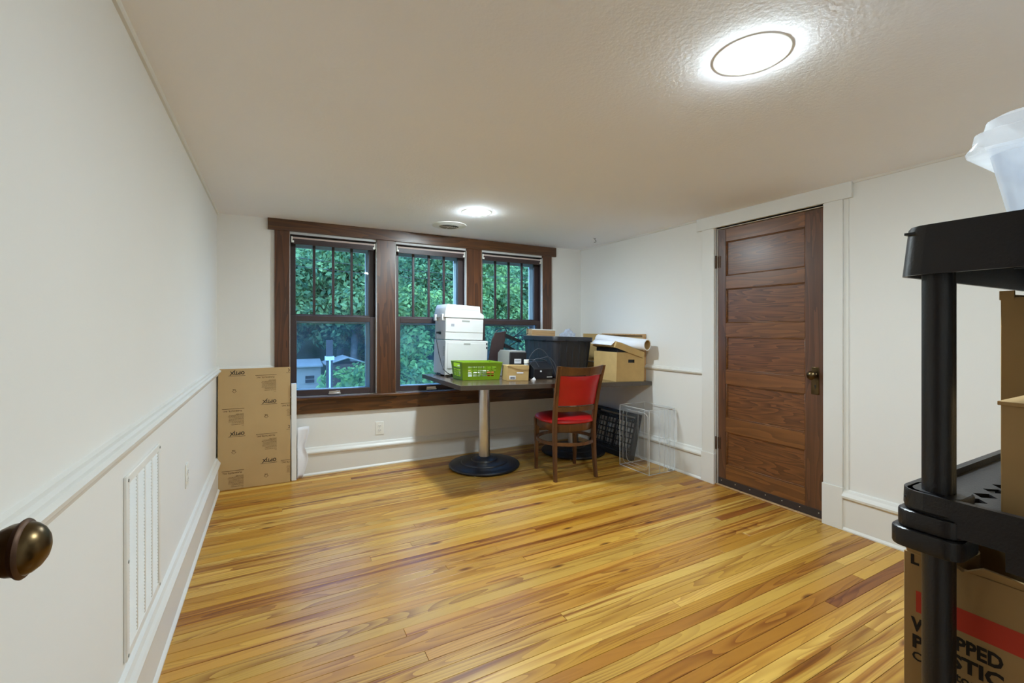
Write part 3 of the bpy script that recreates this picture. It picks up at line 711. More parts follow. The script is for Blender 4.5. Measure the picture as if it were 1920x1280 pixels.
# grey label printer
t = tabled('label_printer', 'grey-sided label printer with dark front and white sticker', 'label printer', 1.972, 3.685, R(-2))
b = MB(); b.prism([(-.115, 0), (.14, 0), (.14, .215), (.09, .246), (-.115, .246)], -.084, .084, 'x', .005); body = b.build('printer_body', M['plastic_w2'], t)
b = MB(); b.box((-.086, -.132, .0), (.086, -.115, .232), .006); fr = b.build('front_plate', M['black'], t)
b = MB(); b.box((-.040, -.1335, .130), (.030, -.132, .172)); st_ = b.build('white_sticker', M['paper'], fr)
pcs = []
for k, s in enumerate(('LABEL', )): pass
b = MB()
for k in range(2): b.box((-.034+k*.004, -.1342, .157-k*.010), (.022-k*.008, -.1335, .161-k*.010))
b.build('sticker_text', M['purple'], st_)
b = MB(); b.box((-.045, -.1335, .085), (.035, -.131, .118)); b.build('label_slot', M['dark'], fr)
b = MB(); b.lathe([(.030, .2465), (.028, .2485), (.020, .2485), (.018, .2468)], (-.03, .03, 0), 24); b.box((.03, -.05, .246), (.06, -.02, .2485), .001); b.build('top_buttons', M['dark'], t)

# black receipt printer with cables
t = tabled('receipt_printer', 'low black receipt printer with cables looped over it', 'receipt printer', 2.150, 3.490, R(-3))
b = MB(); b.prism([(-.09, 0), (.09, 0), (.09, .150), (.02, .150), (-.09, .093)], -.098, .098, 'x', .006); body = b.build('printer_body', M['black'], t)
b = MB(); b.box((.045, -.0915, .028), (.085, -.0900, .058)); b.build('cable_recess', M['dark'], body)
b = MB(); b.box((.036, -.0915, .016), (.090, -.0900, .022)); b.build('silver_strip', M['plate'], body)
b = MB(); b.box((-.034, -.0915, .064), (-.018, -.0900, .078)); b.build('small_sticker', M['paper'], body)
cables = [
 [(2.04, 3.50, .89), (2.06, 3.49, .98), (2.12, 3.47, 1.045), (2.18, 3.45, 1.03), (2.235, 3.43, .95), (2.27, 3.41, .86), (2.285, 3.39, .783)],
 [(2.03, 3.46, .90), (2.08, 3.44, .955), (2.13, 3.42, .96), (2.18, 3.42, .945), (2.20, 3.43, .93)],
 [(2.10, 3.40, .89), (2.07, 3.42, .945), (2.04, 3.46, .955), (2.03, 3.50, .935)],
 [(2.17, 3.50, .955), (2.23, 3.44, .97), (2.275, 3.40, .90), (2.28, 3.37, .785)]]
b = MB()
for c_ in cables:
    P = [Vector(p) for p in c_]; Q = []
    for i in range(len(P)-1):
        p0, p1, p2, p3 = P[max(i-1, 0)], P[i], P[i+1], P[min(i+2, len(P)-1)]
        for k in range(6):
            s = k/6; Q.append(.5*((2*p1)+(p2-p0)*s+(2*p0-5*p1+4*p2-p3)*s*s+(3*p1-p0-3*p2+p3)*s**3))
    Q.append(P[-1]); b.tube([tuple(q) for q in Q], .0032, 8)
b.build('cable_bundle', M['cable'], None, 60, label='tangle of thin black cables looped over the receipt printer', cat='cable')

# black document stand
t = tabled('document_stand', 'black angled document stand with wire loops behind the label printer', 'document stand', 1.985, 3.93, R(0))
b = MB(); b.prism([(-.155, 0), (-.150, .10), (-.118, .33), (-.085, .405), (.035, .425), (.030, .36), (.010, .25), (-.012, 0)], -.022, -.006, 'y', .003); b.build('side_panel', M['sash'], t)
for (z0, z1, ln) in ((.365, .315, .19), (.265, .205, .17)):
    b = MB(); b.prism([(.02, z0), (.02, z0+.04), (.02+ln, z1+.020), (.02+ln, z1)], -.03, .05, 'y', .003); b.build('tray_arm', M['black'], t)
b = MB(); b.box((-.15, -.02, 0), (.18, .09, .012), .003); b.build('stand_base', M['black'], t)
for pts in ([(-.080, -.014, .40), (-.070, -.014, .425), (.02, -.014, .455), (.035, -.014, .450), (.045, -.014, .415)],
            [(.09, -.014, .345), (.13, -.014, .375), (.24, -.014, .450), (.275, -.014, .470), (.285, -.014, .455), (.285, -.014, .405), (.20, -.014, .385), (.09, -.014, .36)],
            [(.06, -.014, .27), (.16, -.014, .32), (.19, -.014, .325)]):
    b = MB(); b.tube(pts, .0042, 6); b.build('wire_loop', M['black'], t)

# storage tote
t = tabled('storage_tote', 'large dark grey ribbed plastic storage tote, open and full', 'tote', 2.529, 3.775, 0)
TH = .388
def rr(w, d, z, r=.045): return [(x, y, z) for x, y in rrect(w, d, r, 6)]
b = MB(); b.loft([rr(.385, .530, 0), rr(.40, .545, .004), rr(.445, .60, TH-.04), rr(.435, .59, TH-.04), rr(.39, .535, .008)]); b.build('tote_body', M['tote'], t, 50)
b = MB(); b.loft([rr(.452, .607, TH-.045), rr(.466, .622, TH-.043), rr(.468, .624, TH-.004), rr(.464, .620, TH), rr(.435, .590, TH), rr(.435, .590, TH-.043), rr(.452, .607, TH-.045)], cap=False); b.build('tote_rim', M['tote'], t, 50)
for k in range(5):
    x = -.15+k*.075; b = MB(); b.prism([(-.275-.0, 0), (-.297, TH-.05), (-.3025, TH-.05), (-.2745, 0)], x-.011, x+.011, 'x', .003); b.build('rib', M['tote'], t)
for k in range(7):
    y = -.23+k*.076; b = MB(); b.prism([(-.196, .0), (-.2185, TH-.05), (-.2255, TH-.05), (-.2005, .0)], y-.011, y+.011, 'y', .003); b.build('rib', M['tote'], t)
for (x, y, sx, sy) in ((-.075, -.314, .05, .006), (.075, -.314, .05, .006), (-.236, -.12, .006, .05), (-.236, .10, .006, .05)):
    b = MB(); b.cbox((x, y, TH-.038), (sx*1.3, sy*1.6, .010), .002); b.build('rim_slot', M['black'], t)
b = MB(); b.loft([rr(.43, .585, TH-.040), rr(.43, .585, TH-.030)]); b.build('folded_contents', M['sash'], t)
zr = zt(2.5)+TH
t2 = tabled('wooden_box', 'small open pale wooden box resting on the dark tote', 'box', 2.495, 4.005, R(-1), dz=TH-.029)
b = MB(); hw, hd, hh = .142, .058, .100
for a, c_ in (((-hw, -hd, 0), (hw, -hd+.008, hh)), ((-hw, hd-.008, 0), (hw, hd, hh)), ((-hw, -hd+.008, 0), (-hw+.008, hd-.008, hh)), ((hw-.008, -hd+.008, 0), (hw, hd-.008, hh))):
    b = MB(); b.box(a, c_, .001, 1); b.build('side_board', M['lightwood'], t2)
b = MB(); b.box((-hw+.008, -hd+.008, 0), (hw-.008, hd-.008, .006)); b.build('bottom_board', M['lightwood'], t2)
b = MB(); b.box((-hw-.002, -hd-.003, hh-.012), (hw+.002, -hd-.0002, hh), .001, 1); b.build('top_lip', M['plate'], t2)
def crumple(name, c, size, mat, label, cat, seed, sub=4, amp=.35):
    bm = bmesh.new(); bmesh.ops.create_icosphere(bm, subdivisions=sub, radius=1)
    for v in bm.verts:
        p = v.co.copy(); k = 1+amp*noise.noise(p*1.7+Vector((seed, 0, 0)))+amp*.6*abs(noise.noise(p*4.5+Vector((0, seed, 0)))); p *= k
        p.z = max(p.z, -.25); v.co = Vector((p.x*size[0], p.y*size[1], (p.z+.25)*size[2]))
    me = bpy.data.meshes.new(name); bm.to_mesh(me); bm.free(); me.materials.append(mat)
    return obj(name, me, None, label, cat, loc=c)
crumple('plastic_bag', (2.655, 3.74, zt(2.655)+TH-.029), (.072, .075, .078), M['bag'], 'crumpled clear-white plastic bag on top of the dark tote', 'bag', 3.1)

# archive box and its lid
AX, AY, AR = 2.699, 3.072, R(-6)
t = tabled('archive_box', 'tan cardboard file box with a black hand hole near the wall', 'box', AX+.166+.010, AY+.165, AR)
hw, hd, hh, th = .152, .185, .262, .004
b = MB()
hy = [(-.033, .175), (.033, .175), (.033, .200), (-.033, .200)]
# front wall with the hand hole
for (x0, x1, z0, z1) in ((-hw, -.027, 0, hh), (.043, hw, 0, hh), (-.027, .043, 0, .170), (-.027, .043, .198, hh)): b.box((x0, -hd, z0), (x1, -hd+th, z1))
b.build('front_wall', M['card'], t, None)
for nm, a, c_ in (('back_wall', (-hw, hd-th, 0), (hw, hd, hh)), ('side_wall', (-hw, -hd+th, 0), (-hw+th, hd-th, hh)), ('side_wall', (hw-th, -hd+th, 0), (hw, hd-th, hh)), ('bottom', (-hw+th, -hd+th, 0), (hw-th, hd-th, th))):
    b = MB(); b.box(a, c_); b.build(nm, M['card'], t)
b = MB(); b.prism([(-hw-.0005, .0), (-hw+.016, .0), (-hw+.001, hh)], -hd-.0022, -hd-.0002, 'y'); b.build('corner_flap', M['card'], t)
b = MB(); b.prism([(-hw+.008, .02), (hw-.01, .02), (hw-.01, .225), (-hw+.015, .300)], -hd+.010, hd-.012, 'y', .008); b.build('dark_contents', M['black'], t)
lidm = obj('box_lid', None, None, 'tan cardboard lid lying askew on the file box under the paper roll', 'lid')
lidm.matrix_world = Matrix.Translation((2.868, 3.228, 1.068)) @ Matrix.Rotation(AR, 4, 'Z') @ Matrix.Rotation(R(18.5), 4, 'Y') @ Matrix.Rotation(R(1), 4, 'X')
for a, c_ in (((-.160, -.194, -.052), (.160, -.190, 0)), ((-.160, .190, -.052), (.160, .194, 0)), ((-.160, -.190, -.052), (-.156, .190, 0)), ((.156, -.190, -.052), (.160, .190, 0))):
    b = MB(); b.box(a, c_); b.build('lid_side', M['card'], lidm)
b = MB(); b.box((-.160, -.194, 0), (.160, .194, .004)); b.build('lid_top', M['card'], lidm)
# paper sheet over the lid's left edge
b = MB(); g = []
for i in range(13):
    u = i/12; row_ = []
    for j in range(7):
        v = j/6; x = -.205+u*.27; y = -.17+v*.34; z = .0065 + (.012*math.sin(u*3+v) if x > -.12 else 0)*.5
        if x < -.16: z -= (-.16-x)*1.1; x += (-.16-x)*.35
        row_.append(b.v((x, y, z)))
    g.append(row_)
for i in range(12):
    for j in range(6): b.face([g[i][j], g[i+1][j], g[i+1][j+1], g[i][j+1]])
o = b.build('paper_sheet', M['paper'], None, 60, label='large white paper sheet lying over the file box lid', cat='paper'); o.matrix_world = lidm.matrix_world
so = o.modifiers.new('thick', 'SOLIDIFY'); so.thickness = .0008
# paper roll
p0 = Vector((2.990, 2.975, 1.084)); p1 = Vector((2.905, 3.56, 1.124)); ax = (p1-p0)
t = obj('paper_roll', None, None, 'big roll of white paper lying on top of the file box lid', 'paper roll'); t.matrix_world = Matrix.Translation(p0) @ ax.to_track_quat('Z', 'Y').to_matrix().to_4x4()
L = ax.length
b = MB(); b.lathe([(.044, 0), (.051, 0), (.051, L), (.044, L), (.044, 0)], n=40, cap=False); b.build('rolled_sheet', M['paper'], t, 50)
b = MB(); b.lathe([(.040, .002), (.0438, .002), (.0438, L-.002), (.040, L-.002), (.040, .002)], n=40, cap=False); b.build('cardboard_core', M['card'], t, 50)
# wooden tray against the right wall
t = thing('wooden_tray', 'shallow pale wooden tray standing upright against the wall behind the file box', 'tray', (3.092, 3.40, zt(3.06)), 0); t.rotation_euler = (0, 0, 0)
for nm, a, c_ in (('tray_side', (-.030, -.30, .0), (.006, -.288, .435)), ('tray_side', (-.030, .288, .0), (.006, .30, .435)), ('tray_side', (-.030, -.288, .423), (.006, .288, .435)), ('tray_side', (-.030, -.288, 0), (.006, .288, .012)), ('tray_panel', (.000, -.288, .012), (.004, .288, .423))):
    b = MB(); b.box(a, c_, .001, 1); b.build(nm, M['lightwood'] if nm == 'tray_side' else M['kraft'], t)
b = MB(); b.box((3.086, 3.715, zt(3.09)), (3.092, 4.05, 1.175), .001); b.build('thin_board', M['card'], None, label='thin pale board against the wall beyond the upright wooden tray', cat='board')

# ------------------------------------------------------------------ crate leaning by the wall
t = obj('folding_crate', None, None, 'black slatted plastic folding crate leaning on the wall under the table', 'crate')
t.matrix_world = Matrix.Translation((2.925, 3.135, .004)) @ Matrix.Rotation(R(14), 4, 'Y')
CL, CH, CT = .62, .435, .055
bars = []
def cb(name, y0, y1, z0, z1, x0=0, x1=.012): b = MB(); b.box((x0, y0, z0), (x1, y1, z1), .0015, 1); b.build(name, M['black'], t)
cb('edge_rail', 0, CL, 0, .045, 0, CT); cb('edge_rail', 0, CL, CH-.03, CH, 0, CT); cb('end_rail', 0, .028, .045, CH-.03, 0, CT); cb('end_rail', CL-.028, CL, .045, CH-.03, 0, CT)
# perforated bands
for z0 in (.060, CH-.075):
    b = MB(); b.box((0, .028, z0-.012), (.012, CL-.028, z0)); b.box((0, .028, z0+.016), (.012, CL-.028, z0+.028))
    for k in range(24): y0 = .028+(CL-.056)/24*k; b.box((0, y0, z0), (.012, y0+.010, z0+.016))
    b.build('perforated_band', M['black'], t, None)
z = .095; rows = 5; rhh = (CH-.087-.095)/rows
for j in range(rows+1): cb('slat', .028, CL-.028, z+rhh*j-.004, z+rhh*j+.007)
y0 = .028; pat = [.030, .013, .036]; yy = .06
while yy < CL-.05:
    for wv in (.008, .007, .022):
        cb('upright_bar', yy, yy+wv, .088, CH-.087, .001, .011); yy += wv + {.008: .038, .007: .018, .022: .038}[wv]

# ------------------------------------------------------------------ acrylic display case
t = thing('acrylic_case', 'clear acrylic display case standing open on floor against the right wall', 'display case', (2.925, 2.922, 0), 0)
aw, ad, ah = .150, .180, .545
def slab(name, a, c_, mat='acryl'): b = MB(); b.box(a, c_, .0008, 1); b.build(name, M[mat], t)
slab('acrylic_side', (-aw, -ad, .003), (-aw+.004, ad, ah)); slab('acrylic_side', (aw-.004, -ad, .003), (aw, ad, ah))
slab('acrylic_back', (-aw+.004, ad-.004, .003), (aw-.004, ad, ah)); slab('acrylic_top', (-aw+.004, -ad, ah-.004), (aw-.004, ad-.004, ah)); slab('acrylic_bottom', (-aw+.004, -ad, .003), (aw-.004, ad-.004, .007))
slab('acrylic_front', (-aw+.004, -ad, .007), (aw-.004, -ad+.003, ah-.004))
e = .0022
b = MB()
for sx in (-1, 1):
    for sy in (-1, 1): b.cbox((sx*(aw-.001), sy*(ad-.001), ah/2), (e*2, e*2, ah-.004))
    for z in (.004, ah): b.cbox((sx*(aw-.001), 0, z), (e*2, 2*ad, e*2))
for sy in (-1, 1):
    for z in (.004, ah): b.cbox((0, sy*(ad-.001), z), (2*aw, e*2, e*2))
b.build('polished_edges', M['acedge'], t, None)
# moulded rounded ribs around the side opening (visible through the walls)
for xk, ins in ((-aw+.012, .030), (-aw+.040, .045), (.02, .055)):
    P = [(y, z+ah/2) for y, z in rrect(2*(ad-ins), 2*(ah/2-ins), .045, 6)]
    b = MB(); b.tube([(xk, y, z) for y, z in P+P[:1]], .0016, 6); b.build('moulded_rib', M['acedge'], t)
for x in (-.02, .03, .065, .10):
    b = MB(); b.cbox((x, -ad+.006, ah/2), (.0025, .004, ah-.02)); b.build('divider_edge', M['acedge'], t)
for z in (.30, .25):
    b = MB(); b.tube([(.0, -ad-.002, z), (.02, -ad-.012, z-.006), (.06, -ad-.010, z), (.10, -ad-.003, z+.006)], .002, 6); b.build('wire_pull', M['steel'], t)
for (x, z) in ((.125, ah-.004), (.125, .010)): b = MB(); b.cbox((x-.015, -ad+.012, z), (.035, .018, .012), .002); b.build('metal_clip', M['steel'], t)

# ------------------------------------------------------------------ masked sheet panel in the corner
t = obj('masked_panel', None, None, 'brown kraft-masked plastic sheet with printed lettering leaning in the corner', 'sheet')
PW, PH = .495, .922
x0, y0 = -.368, 4.030; ang = math.atan2(4.008-4.030, .129+.368)
t.matrix_world = Matrix.Translation((x0, y0, .001)) @ Matrix.Rotation(ang, 4, 'Z') @ Matrix.Rotation(R(-2.4), 4, 'X')
b = MB(); b.box((0, 0, 0), (PW, .010, PH), .0008, 1); b.build('sheet', M['kraft'], t)
def face_M(x, z, rot180=False, yo=-.0006):   # text plane -> front face (x right, z up)
    m_ = Matrix.Translation((x, yo, z)) @ Matrix.Rotation(PI/2, 4, 'X')
    if rot180: m_ = m_ @ Matrix.Rotation(PI, 4, 'Z')
    return m_
# coordinates from the picture: u = 0..1 across, v = 0..1 down
logos = [(.355, .036), (.80, .290), (.358, .543), (.80, .792), (1.16, .027), (1.165, .520)]
bigp, smallp = [], []; blocks = []
tv, tf_ = textmesh('OPTIX', .034, .98, .0009)
mxx = max(v[0] for v in tv)
def clipx(V, F, Mx):   # drop pieces beyond the sheet edge
    W2 = [Mx @ Vector(v) for v in V]
    keep = [f for f in F if all(-.0 < W2[i].x < PW-.002 and 0 < W2[i].z < PH for i in f)]
    return V, keep, Mx
for u, v in logos:
    xr = u*PW; zc = PH*(1-v)          # xr = right end of word as seen (word starts there, upside down)
    bigp = []; blocks.append(('printed_logo', bigp, 'ink')); Mx = face_M(xr, zc+.012, True); bigp.append(clipx(tv, tf_, Mx))
    for (a0, a1, th_) in ((0, mxx+.012, .0022),): q = quad(-.004, .0335, a1, .0335+th_); 
    xa = max(0, xr-mxx-.012); xb = min(PW-.001, xr+.004)
    if xb > xa: q = quad(xa, -.0225, xb, -.0203); bigp.append((q[0], q[1], face_M(0, zc+.0, False)))
    # swoosh of the X, drawn up and to the left
    sw_ = ([(0, 0, 0), (.006, 0, 0), (.040, .040, 0), (.036, .042, 0)], [(0, 1, 2, 3)])
    if xr-mxx < PW-.03: bigp.append((sw_[0], sw_[1], face_M(xr-mxx-.004, zc-.018) ))

lines = [(.0, 'PLASKOLITE, INC.', .013, .006), (.022, 'ACRYLIC SHEET', .006, .0), (.029, 'Protective masking. Store flat and dry', .0052, 0), (.036, 'Remove before forming, keep clean', .0058, 0), (.044, 'Clean with soap and lukewarm water', .0052, 0), (.052, 'Avoid window sprays and solvents', .0056, 0), (.060, 'Score and snap or saw with fine blade', .0052, 0), (.068, 'Sheet expands with heat, leave room', .0054, 0), (.076, 'Do not lean near open flame', .0054, 0), (.086, 'Always wear eye protection', .0058, 0), (.096, 'www', .0052, 0)]
cache = {}
for u, v in ((.80, .064), (.352, .336), (.81, .566), (.352, .848), (1.16, .318), (1.16, .808)):
    smallp = []; blocks.append(('printed_paragraph', smallp, 'inkbrown')); xr = u*PW; zc = PH*(1-v); xa = xr-.148
    q = quad(max(0, xa), 0, min(PW-.001, xr), .0030)
    if xa < PW: smallp.append((q[0], q[1], face_M(0, zc)))
    for dz, s, sz, ind in lines:
        if s not in cache: cache[s] = textmesh(s, sz*1.25, 1.0, .00008)
        V, F = cache[s]; wd = max(p[0] for p in V); k = min(1, .142/wd)
        V2 = [(p[0]*k, p[1], p[2]) for p in V]
        Mx = face_M(xr-.004-ind*2, zc-.010-dz*1.25, True); smallp.append(clipx(V2, F, Mx))
for u, v in ((.215, .192), (.655, .421), (.212, .699), (.655, .925)):
    smallp = []; blocks.append(('printed_arrow', smallp, 'inkbrown')); cx_, zc = u*PW, PH*(1-v)
    V = [(-.016, .004), (-.008, .004), (-.008, .012), (.008, .012), (.008, .004), (.016, .004), (0, -.010)]
    for i in range(len(V)):
        a = Vector(V[i]); c_ = Vector(V[(i+1) % len(V)]); d = (c_-a).normalized(); nn = Vector((-d.y, d.x))*.0009
        smallp.append(([(a.x+nn.x, a.y+nn.y, 0), (c_.x+nn.x, c_.y+nn.y, 0), (c_.x-nn.x, c_.y-nn.y, 0), (a.x-nn.x, a.y-nn.y, 0)], [(0, 1, 2, 3)], face_M(cx_, zc)))
    q = textmesh('FORM', .008, 1.0, .0001); smallp.append((q[0], q[1], face_M(cx_+.010, zc+.020, True)))
for nm, pc, mt in blocks:
    pc = [q for q in pc if q[1]]
    if pc: joined(nm, pc, M[mt], t)
# white foam strip and curled paper beside it
b = MB(); b.box((.1345, 4.022, .001), (.172, 4.074, .786), .002); b.build('foam_strip', M['foam'], None, label='narrow white foam board standing beside the brown masked sheet', cat='board')
b = MB(); g = []
for i in range(15):
    z = .002+i/14*.42; row_ = []
    sq = .055*math.exp(-((z-.26)/.07)**2)
    for j in range(9):
        u = j/8; x = .180+u*(.088-sq*.6-(.05*max(0, .16-z)/.16)); y = 4.045+.03*math.sin(u*2.4)+.25*sq*math.sin(u*PI)
        row_.append(b.v((x, min(y, 4.082), z)))
    g.append(row_)
for i in range(14):
    for j in range(8): b.face([g[i][j], g[i][j+1], g[i+1][j+1], g[i+1][j]])
o = b.build('curled_sheet', M['paper'], None, 40, label='curled creased white sheet on the floor beside the foam board', cat='sheet')
so = o.modifiers.new('thick', 'SOLIDIFY'); so.thickness = .001

# ------------------------------------------------------------------ plastic shelving unit at right
SX0, SX1, SY0, SY1 = .950, 1.860, -.10, .362
t = thing('storage_shelf', 'black plastic shelving unit with round posts at the right edge', 'shelving', ((SX0+SX1)/2, (SY0+SY1)/2, 0), 0)
ox, oy = -(SX0+SX1)/2, -(SY0+SY1)/2
def deck(zt_, first=False):
    zb_ = zt_-.080
    # outer rim wall with notches
    def rim(z0, z1, ins, th_):
        b = MB(); A = rrect(SX1-SX0-2*ins, SY1-SY0-2*ins, .035-ins/2, 5); B = rrect(SX1-SX0-2*ins-2*th_, SY1-SY0-2*ins-2*th_, max(.006, .035-ins/2-th_), 5)
        b.loft([[(x, y, z0) for x, y in A], [(x*.9985, y*.997, z1) for x, y in A], [(x, y, z1) for x, y in B], [(x, y, z0) for x, y in B], [(x, y, z0) for x, y in A]], cap=False); return b
    b = rim(zb_ if first else zt_-.052, zt_, .002, .006)
    if not first:
        hx, hy = (SX1-SX0)/2-.002, (SY1-SY0)/2-.002
        for s_ in (-1, 1):
            b.box((-hx+.17, s_*hy-(.006 if s_ > 0 else 0), zb_), (hx-.17, s_*hy+(0 if s_ > 0 else .006), zt_-.051)); b.box((s_*hx-(.006 if s_ > 0 else 0), -hy+.125, zb_), (s_*hx+(0 if s_ > 0 else .006), hy-.125, zt_-.051))
    if first: b.tf(lambda x, y, z: (x*(1+.016*(zt_-z)/.08), y*(1+.022*(zt_-z)/.08), z))
    d = b.build('shelf_deck', M['shelf'], t, 40)
    b = rim(zt_-.022, zt_+.006, -.003, .012) if not first else rim(zt_-.006, zt_+.003, .004, .012); b.build('deck_lip', M['shelf'], d, 40)
    # deck plate as a lattice round diamond holes
    b = MB(); x0, x1, y0, y1 = ox+SX0+.052, ox+SX1-.052, oy+SY0+.052, oy+SY1-.052; nx, ny = 18, 8; zp = zt_-.006
    for (a, c_) in (((ox+SX0+.006, oy+SY0+.006), (x0, oy+SY1-.006)), ((x1, oy+SY0+.006), (ox+SX1-.006, oy+SY1-.006)), ((x0, oy+SY0+.006), (x1, y0)), ((x0, y1), (x1, oy+SY1-.006))):
        b.box((a[0], a[1], zp-.004), (c_[0], c_[1], zp))
    dx, dy = (x1-x0)/nx, (y1-y0)/ny
    for i in range(nx):
        for j in range(ny):
            cx_, cy_ = x0+dx*(i+.5), y0+dy*(j+.5)
            O = [(cx_-dx/2, cy_-dy/2), (cx_, cy_-dy/2), (cx_+dx/2, cy_-dy/2), (cx_+dx/2, cy_), (cx_+dx/2, cy_+dy/2), (cx_, cy_+dy/2), (cx_-dx/2, cy_+dy/2), (cx_-dx/2, cy_)]
            I = [None, (cx_, cy_-dy*.34), None, (cx_+dx*.38, cy_), None, (cx_, cy_+dy*.34), None, (cx_-dx*.38, cy_)]
            for z, fl in ((zp, 0), (zp-.004, 1)):
                VO = [b.v((p[0], p[1], z)) for p in O]; VI = {k: b.v((I[k][0], I[k][1], z)) for k in (1, 3, 5, 7)}
                for c0, k0, k1 in ((2, 1, 3), (4, 3, 5), (6, 5, 7), (0, 7, 1)):
                    f = [VI[k0], VO[k0], VO[c0], VO[k1], VI[k1]]; b.face(f if not fl else f[::-1])
                if fl == 0: top_ = VI
                else:
                    for k0, k1 in ((1, 3), (3, 5), (5, 7), (7, 1)): b.face([top_[k0], top_[k1], VI[k1], VI[k0]])
    b.build('lattice_top', M['shelf'], d, None)
    b = MB()
    for k in range(1, 4): yy = y0+(y1-y0)*k/4; b.box((x0, yy-.002, zb_+.03), (x1, yy+.002, zp-.004))
    for k in range(1, 8): xx = x0+(x1-x0)*k/8; b.box((xx-.002, y0, zb_+.03), (xx+.002, y1, zp-.004))
    b.build('underside_ribs', M['shelf'], d, None)
    if not first:
        for sx in (-1, 1):
            for sy in (-1, 1):
                cxp, cyp = sx*((SX1-SX0)/2-.040), sy*((SY1-SY0)/2-.040)
                b = MB()
                for (q, z0, z1) in ((.078, zt_-.028, zt_+.006), (.086, zt_-.058, zt_-.028), (.094, zt_-.090, zt_-.058)):
                    P = rrect(q, q, .022, 5, cxp+sx*(q-.078)/2*.6, cyp+sy*(q-.078)/2*.6)
                    cxm = cxp; b.prism([(x, y) for x, y in P], z0, z1, 'z', .004)
                b.build('post_collar', M['shelf'], d, 40)
LV = [.075, .470, .960]
for z in LV: deck(z)
deck(1.408, True)
LV2 = LV + [1.408]
for sx in (-1, 1):
    for sy in (-1, 1):
        cxp, cyp = sx*((SX1-SX0)/2-.037), sy*((SY1-SY0)/2-.041)
        for z0, z1 in ((0, LV[1]), (LV[1]-.06, LV[2]), (LV[2]-.05, 1.390)):
            b = MB(); rings = []
            P = []
            for k in range(40):
                a = 2*PI*k/40+R(45); r = .0218-.0032*math.exp(-((math.cos(2*(a)))+1)*9) if True else .03
                P.append((cxp+r*math.cos(a), cyp+r*math.sin(a)))
            b.prism(P, z0, z1, 'z'); b.build('post', M['shelf'], t, 50)

# contents of the shelving
# printed carton on the lower shelf
t = thing('cutlery_carton', 'open printed cardboard carton with red band low on the black shelving', 'box', (1.035, .386, .4725), 0)
cw_, cd, chh = .36, .52, .355
for nm, a, c_ in (('carton_front', (0, -cd, 0), (.005, 0, chh)), ('carton_back', (cw_-.005, -cd, 0), (cw_, 0, chh)), ('carton_side', (.005, -.005, 0), (cw_-.005, 0, chh)), ('carton_side', (.005, -cd, 0), (cw_-.005, -cd+.005, chh)), ('carton_bottom', (.005, -cd+.005, 0), (cw_-.005, -.005, .005))):
    b = MB(); b.box(a, c_, .001, 1); b.build(nm, M['card2'], t)
b = MB(); g = []     # torn far flap
for i in range(17):
    u = i/16; row_ = []
    for j in range(4):
        v = j/3; hgt = (.030+.012*math.sin(u*19)+.010*math.sin(u*47+1))*v
        row_.append(b.v((.012+u*(cw_-.03), -.002+v*.012*math.sin(u*7+1), chh+hgt)))
    g.append(row_)
for i in range(16):
    for j in range(3): b.face([g[i][j], g[i+1][j], g[i+1][j+1], g[i][j+1]])
o = b.build('torn_flap', M['card2'], t, None); so = o.modifiers.new('thick', 'SOLIDIFY'); so.thickness = .003
b = MB(); g = []
for i in range(21):
    u = i/20; row_ = []
    for j in range(3):
        v = j/2; row_.append(b.v((.002-.004*v, -.004-u*(cd-.01), chh+v*(.010+.007*math.sin(u*31)+.006*math.sin(u*73)))))
    g.append(row_)
for i in range(20):
    for j in range(2): b.face([g[i][j], g[i+1][j], g[i+1][j+1], g[i][j+1]])
o = b.build('torn_edge', M['card2'], t, None); so = o.modifiers.new('thick', 'SOLIDIFY'); so.thickness = .003
# print on the face (x = -out): plane with text x -> -Y, text y -> Z
def sideM(y, z, o=-.0006):
    return Matrix(((0, 0, -1, o), (-1, 0, 0, y), (0, 1, 0, z), (0, 0, 0, 1)))
pcs = []
q = quad(.018, 0, cd-.01, .0385); joined('red_band', [(q[0], q[1], sideM(0, .250))], M['redink'], t)
def put(s, yoff, z, cap, width=None, bold=.0):
    V, F = textmesh(s, cap/.70, 1.0, bold); wd = max(p[0] for p in V)-min(p[0] for p in V); k = (width/wd) if width else 1
    pcs.append(([(p[0]*k, p[1], p[2]) for p in V], F, sideM(-yoff, z)))
put('WRAPPED', .012, .2155, .0225, .118, .0012); put('PLASTIC CUTLERY', .012, .1845, .0225, .262, .0012)
put('Cubiertos de Pl\u00e1stico Envueltos', .012, .162, .0150, .270, .0004)
put('L', .010, .336, .016, .012, .0012)
q = quad(.165, 0, .30, .0022); pcs.append((q[0], q[1], sideM(0, .318)))
for pc in pcs: joined('printed_text' if len(pc[1]) > 1 else 'printed_rule', [pc], M['ink'], t)
b = MB()
for k in range(24):
    a0, a1 = 2*PI*k/24, 2*PI*(k+1)/24; r0, r1 = .0125, .0140
    y_, z_ = -.172, .268
    V = [b.v((-.0010, y_+r*math.cos(a), z_+r*math.sin(a))) for r, a in ((r0, a0), (r1, a0), (r1, a1), (r0, a1))]; b.face(V)
b.build('print_circle', M['card'], t, None)
# roll and film inside the carton
b = MB(); b.lathe([(.030, 0), (.036, 0), (.036, .36), (.030, .36), (.030, 0)], n=28, cap=False)
o = b.build('cardboard_tube', M['card2'], None, 60, label='short tan cardboard tube sticking out of the printed carton', cat='tube', loc=(1.085, .335, .485))
crumple('plastic_film', (1.150, .175, .655), (.070, .095, .16), M['film'], 'shiny clear plastic film bulging out of the printed carton', 'film', 9.3, 4, .5)
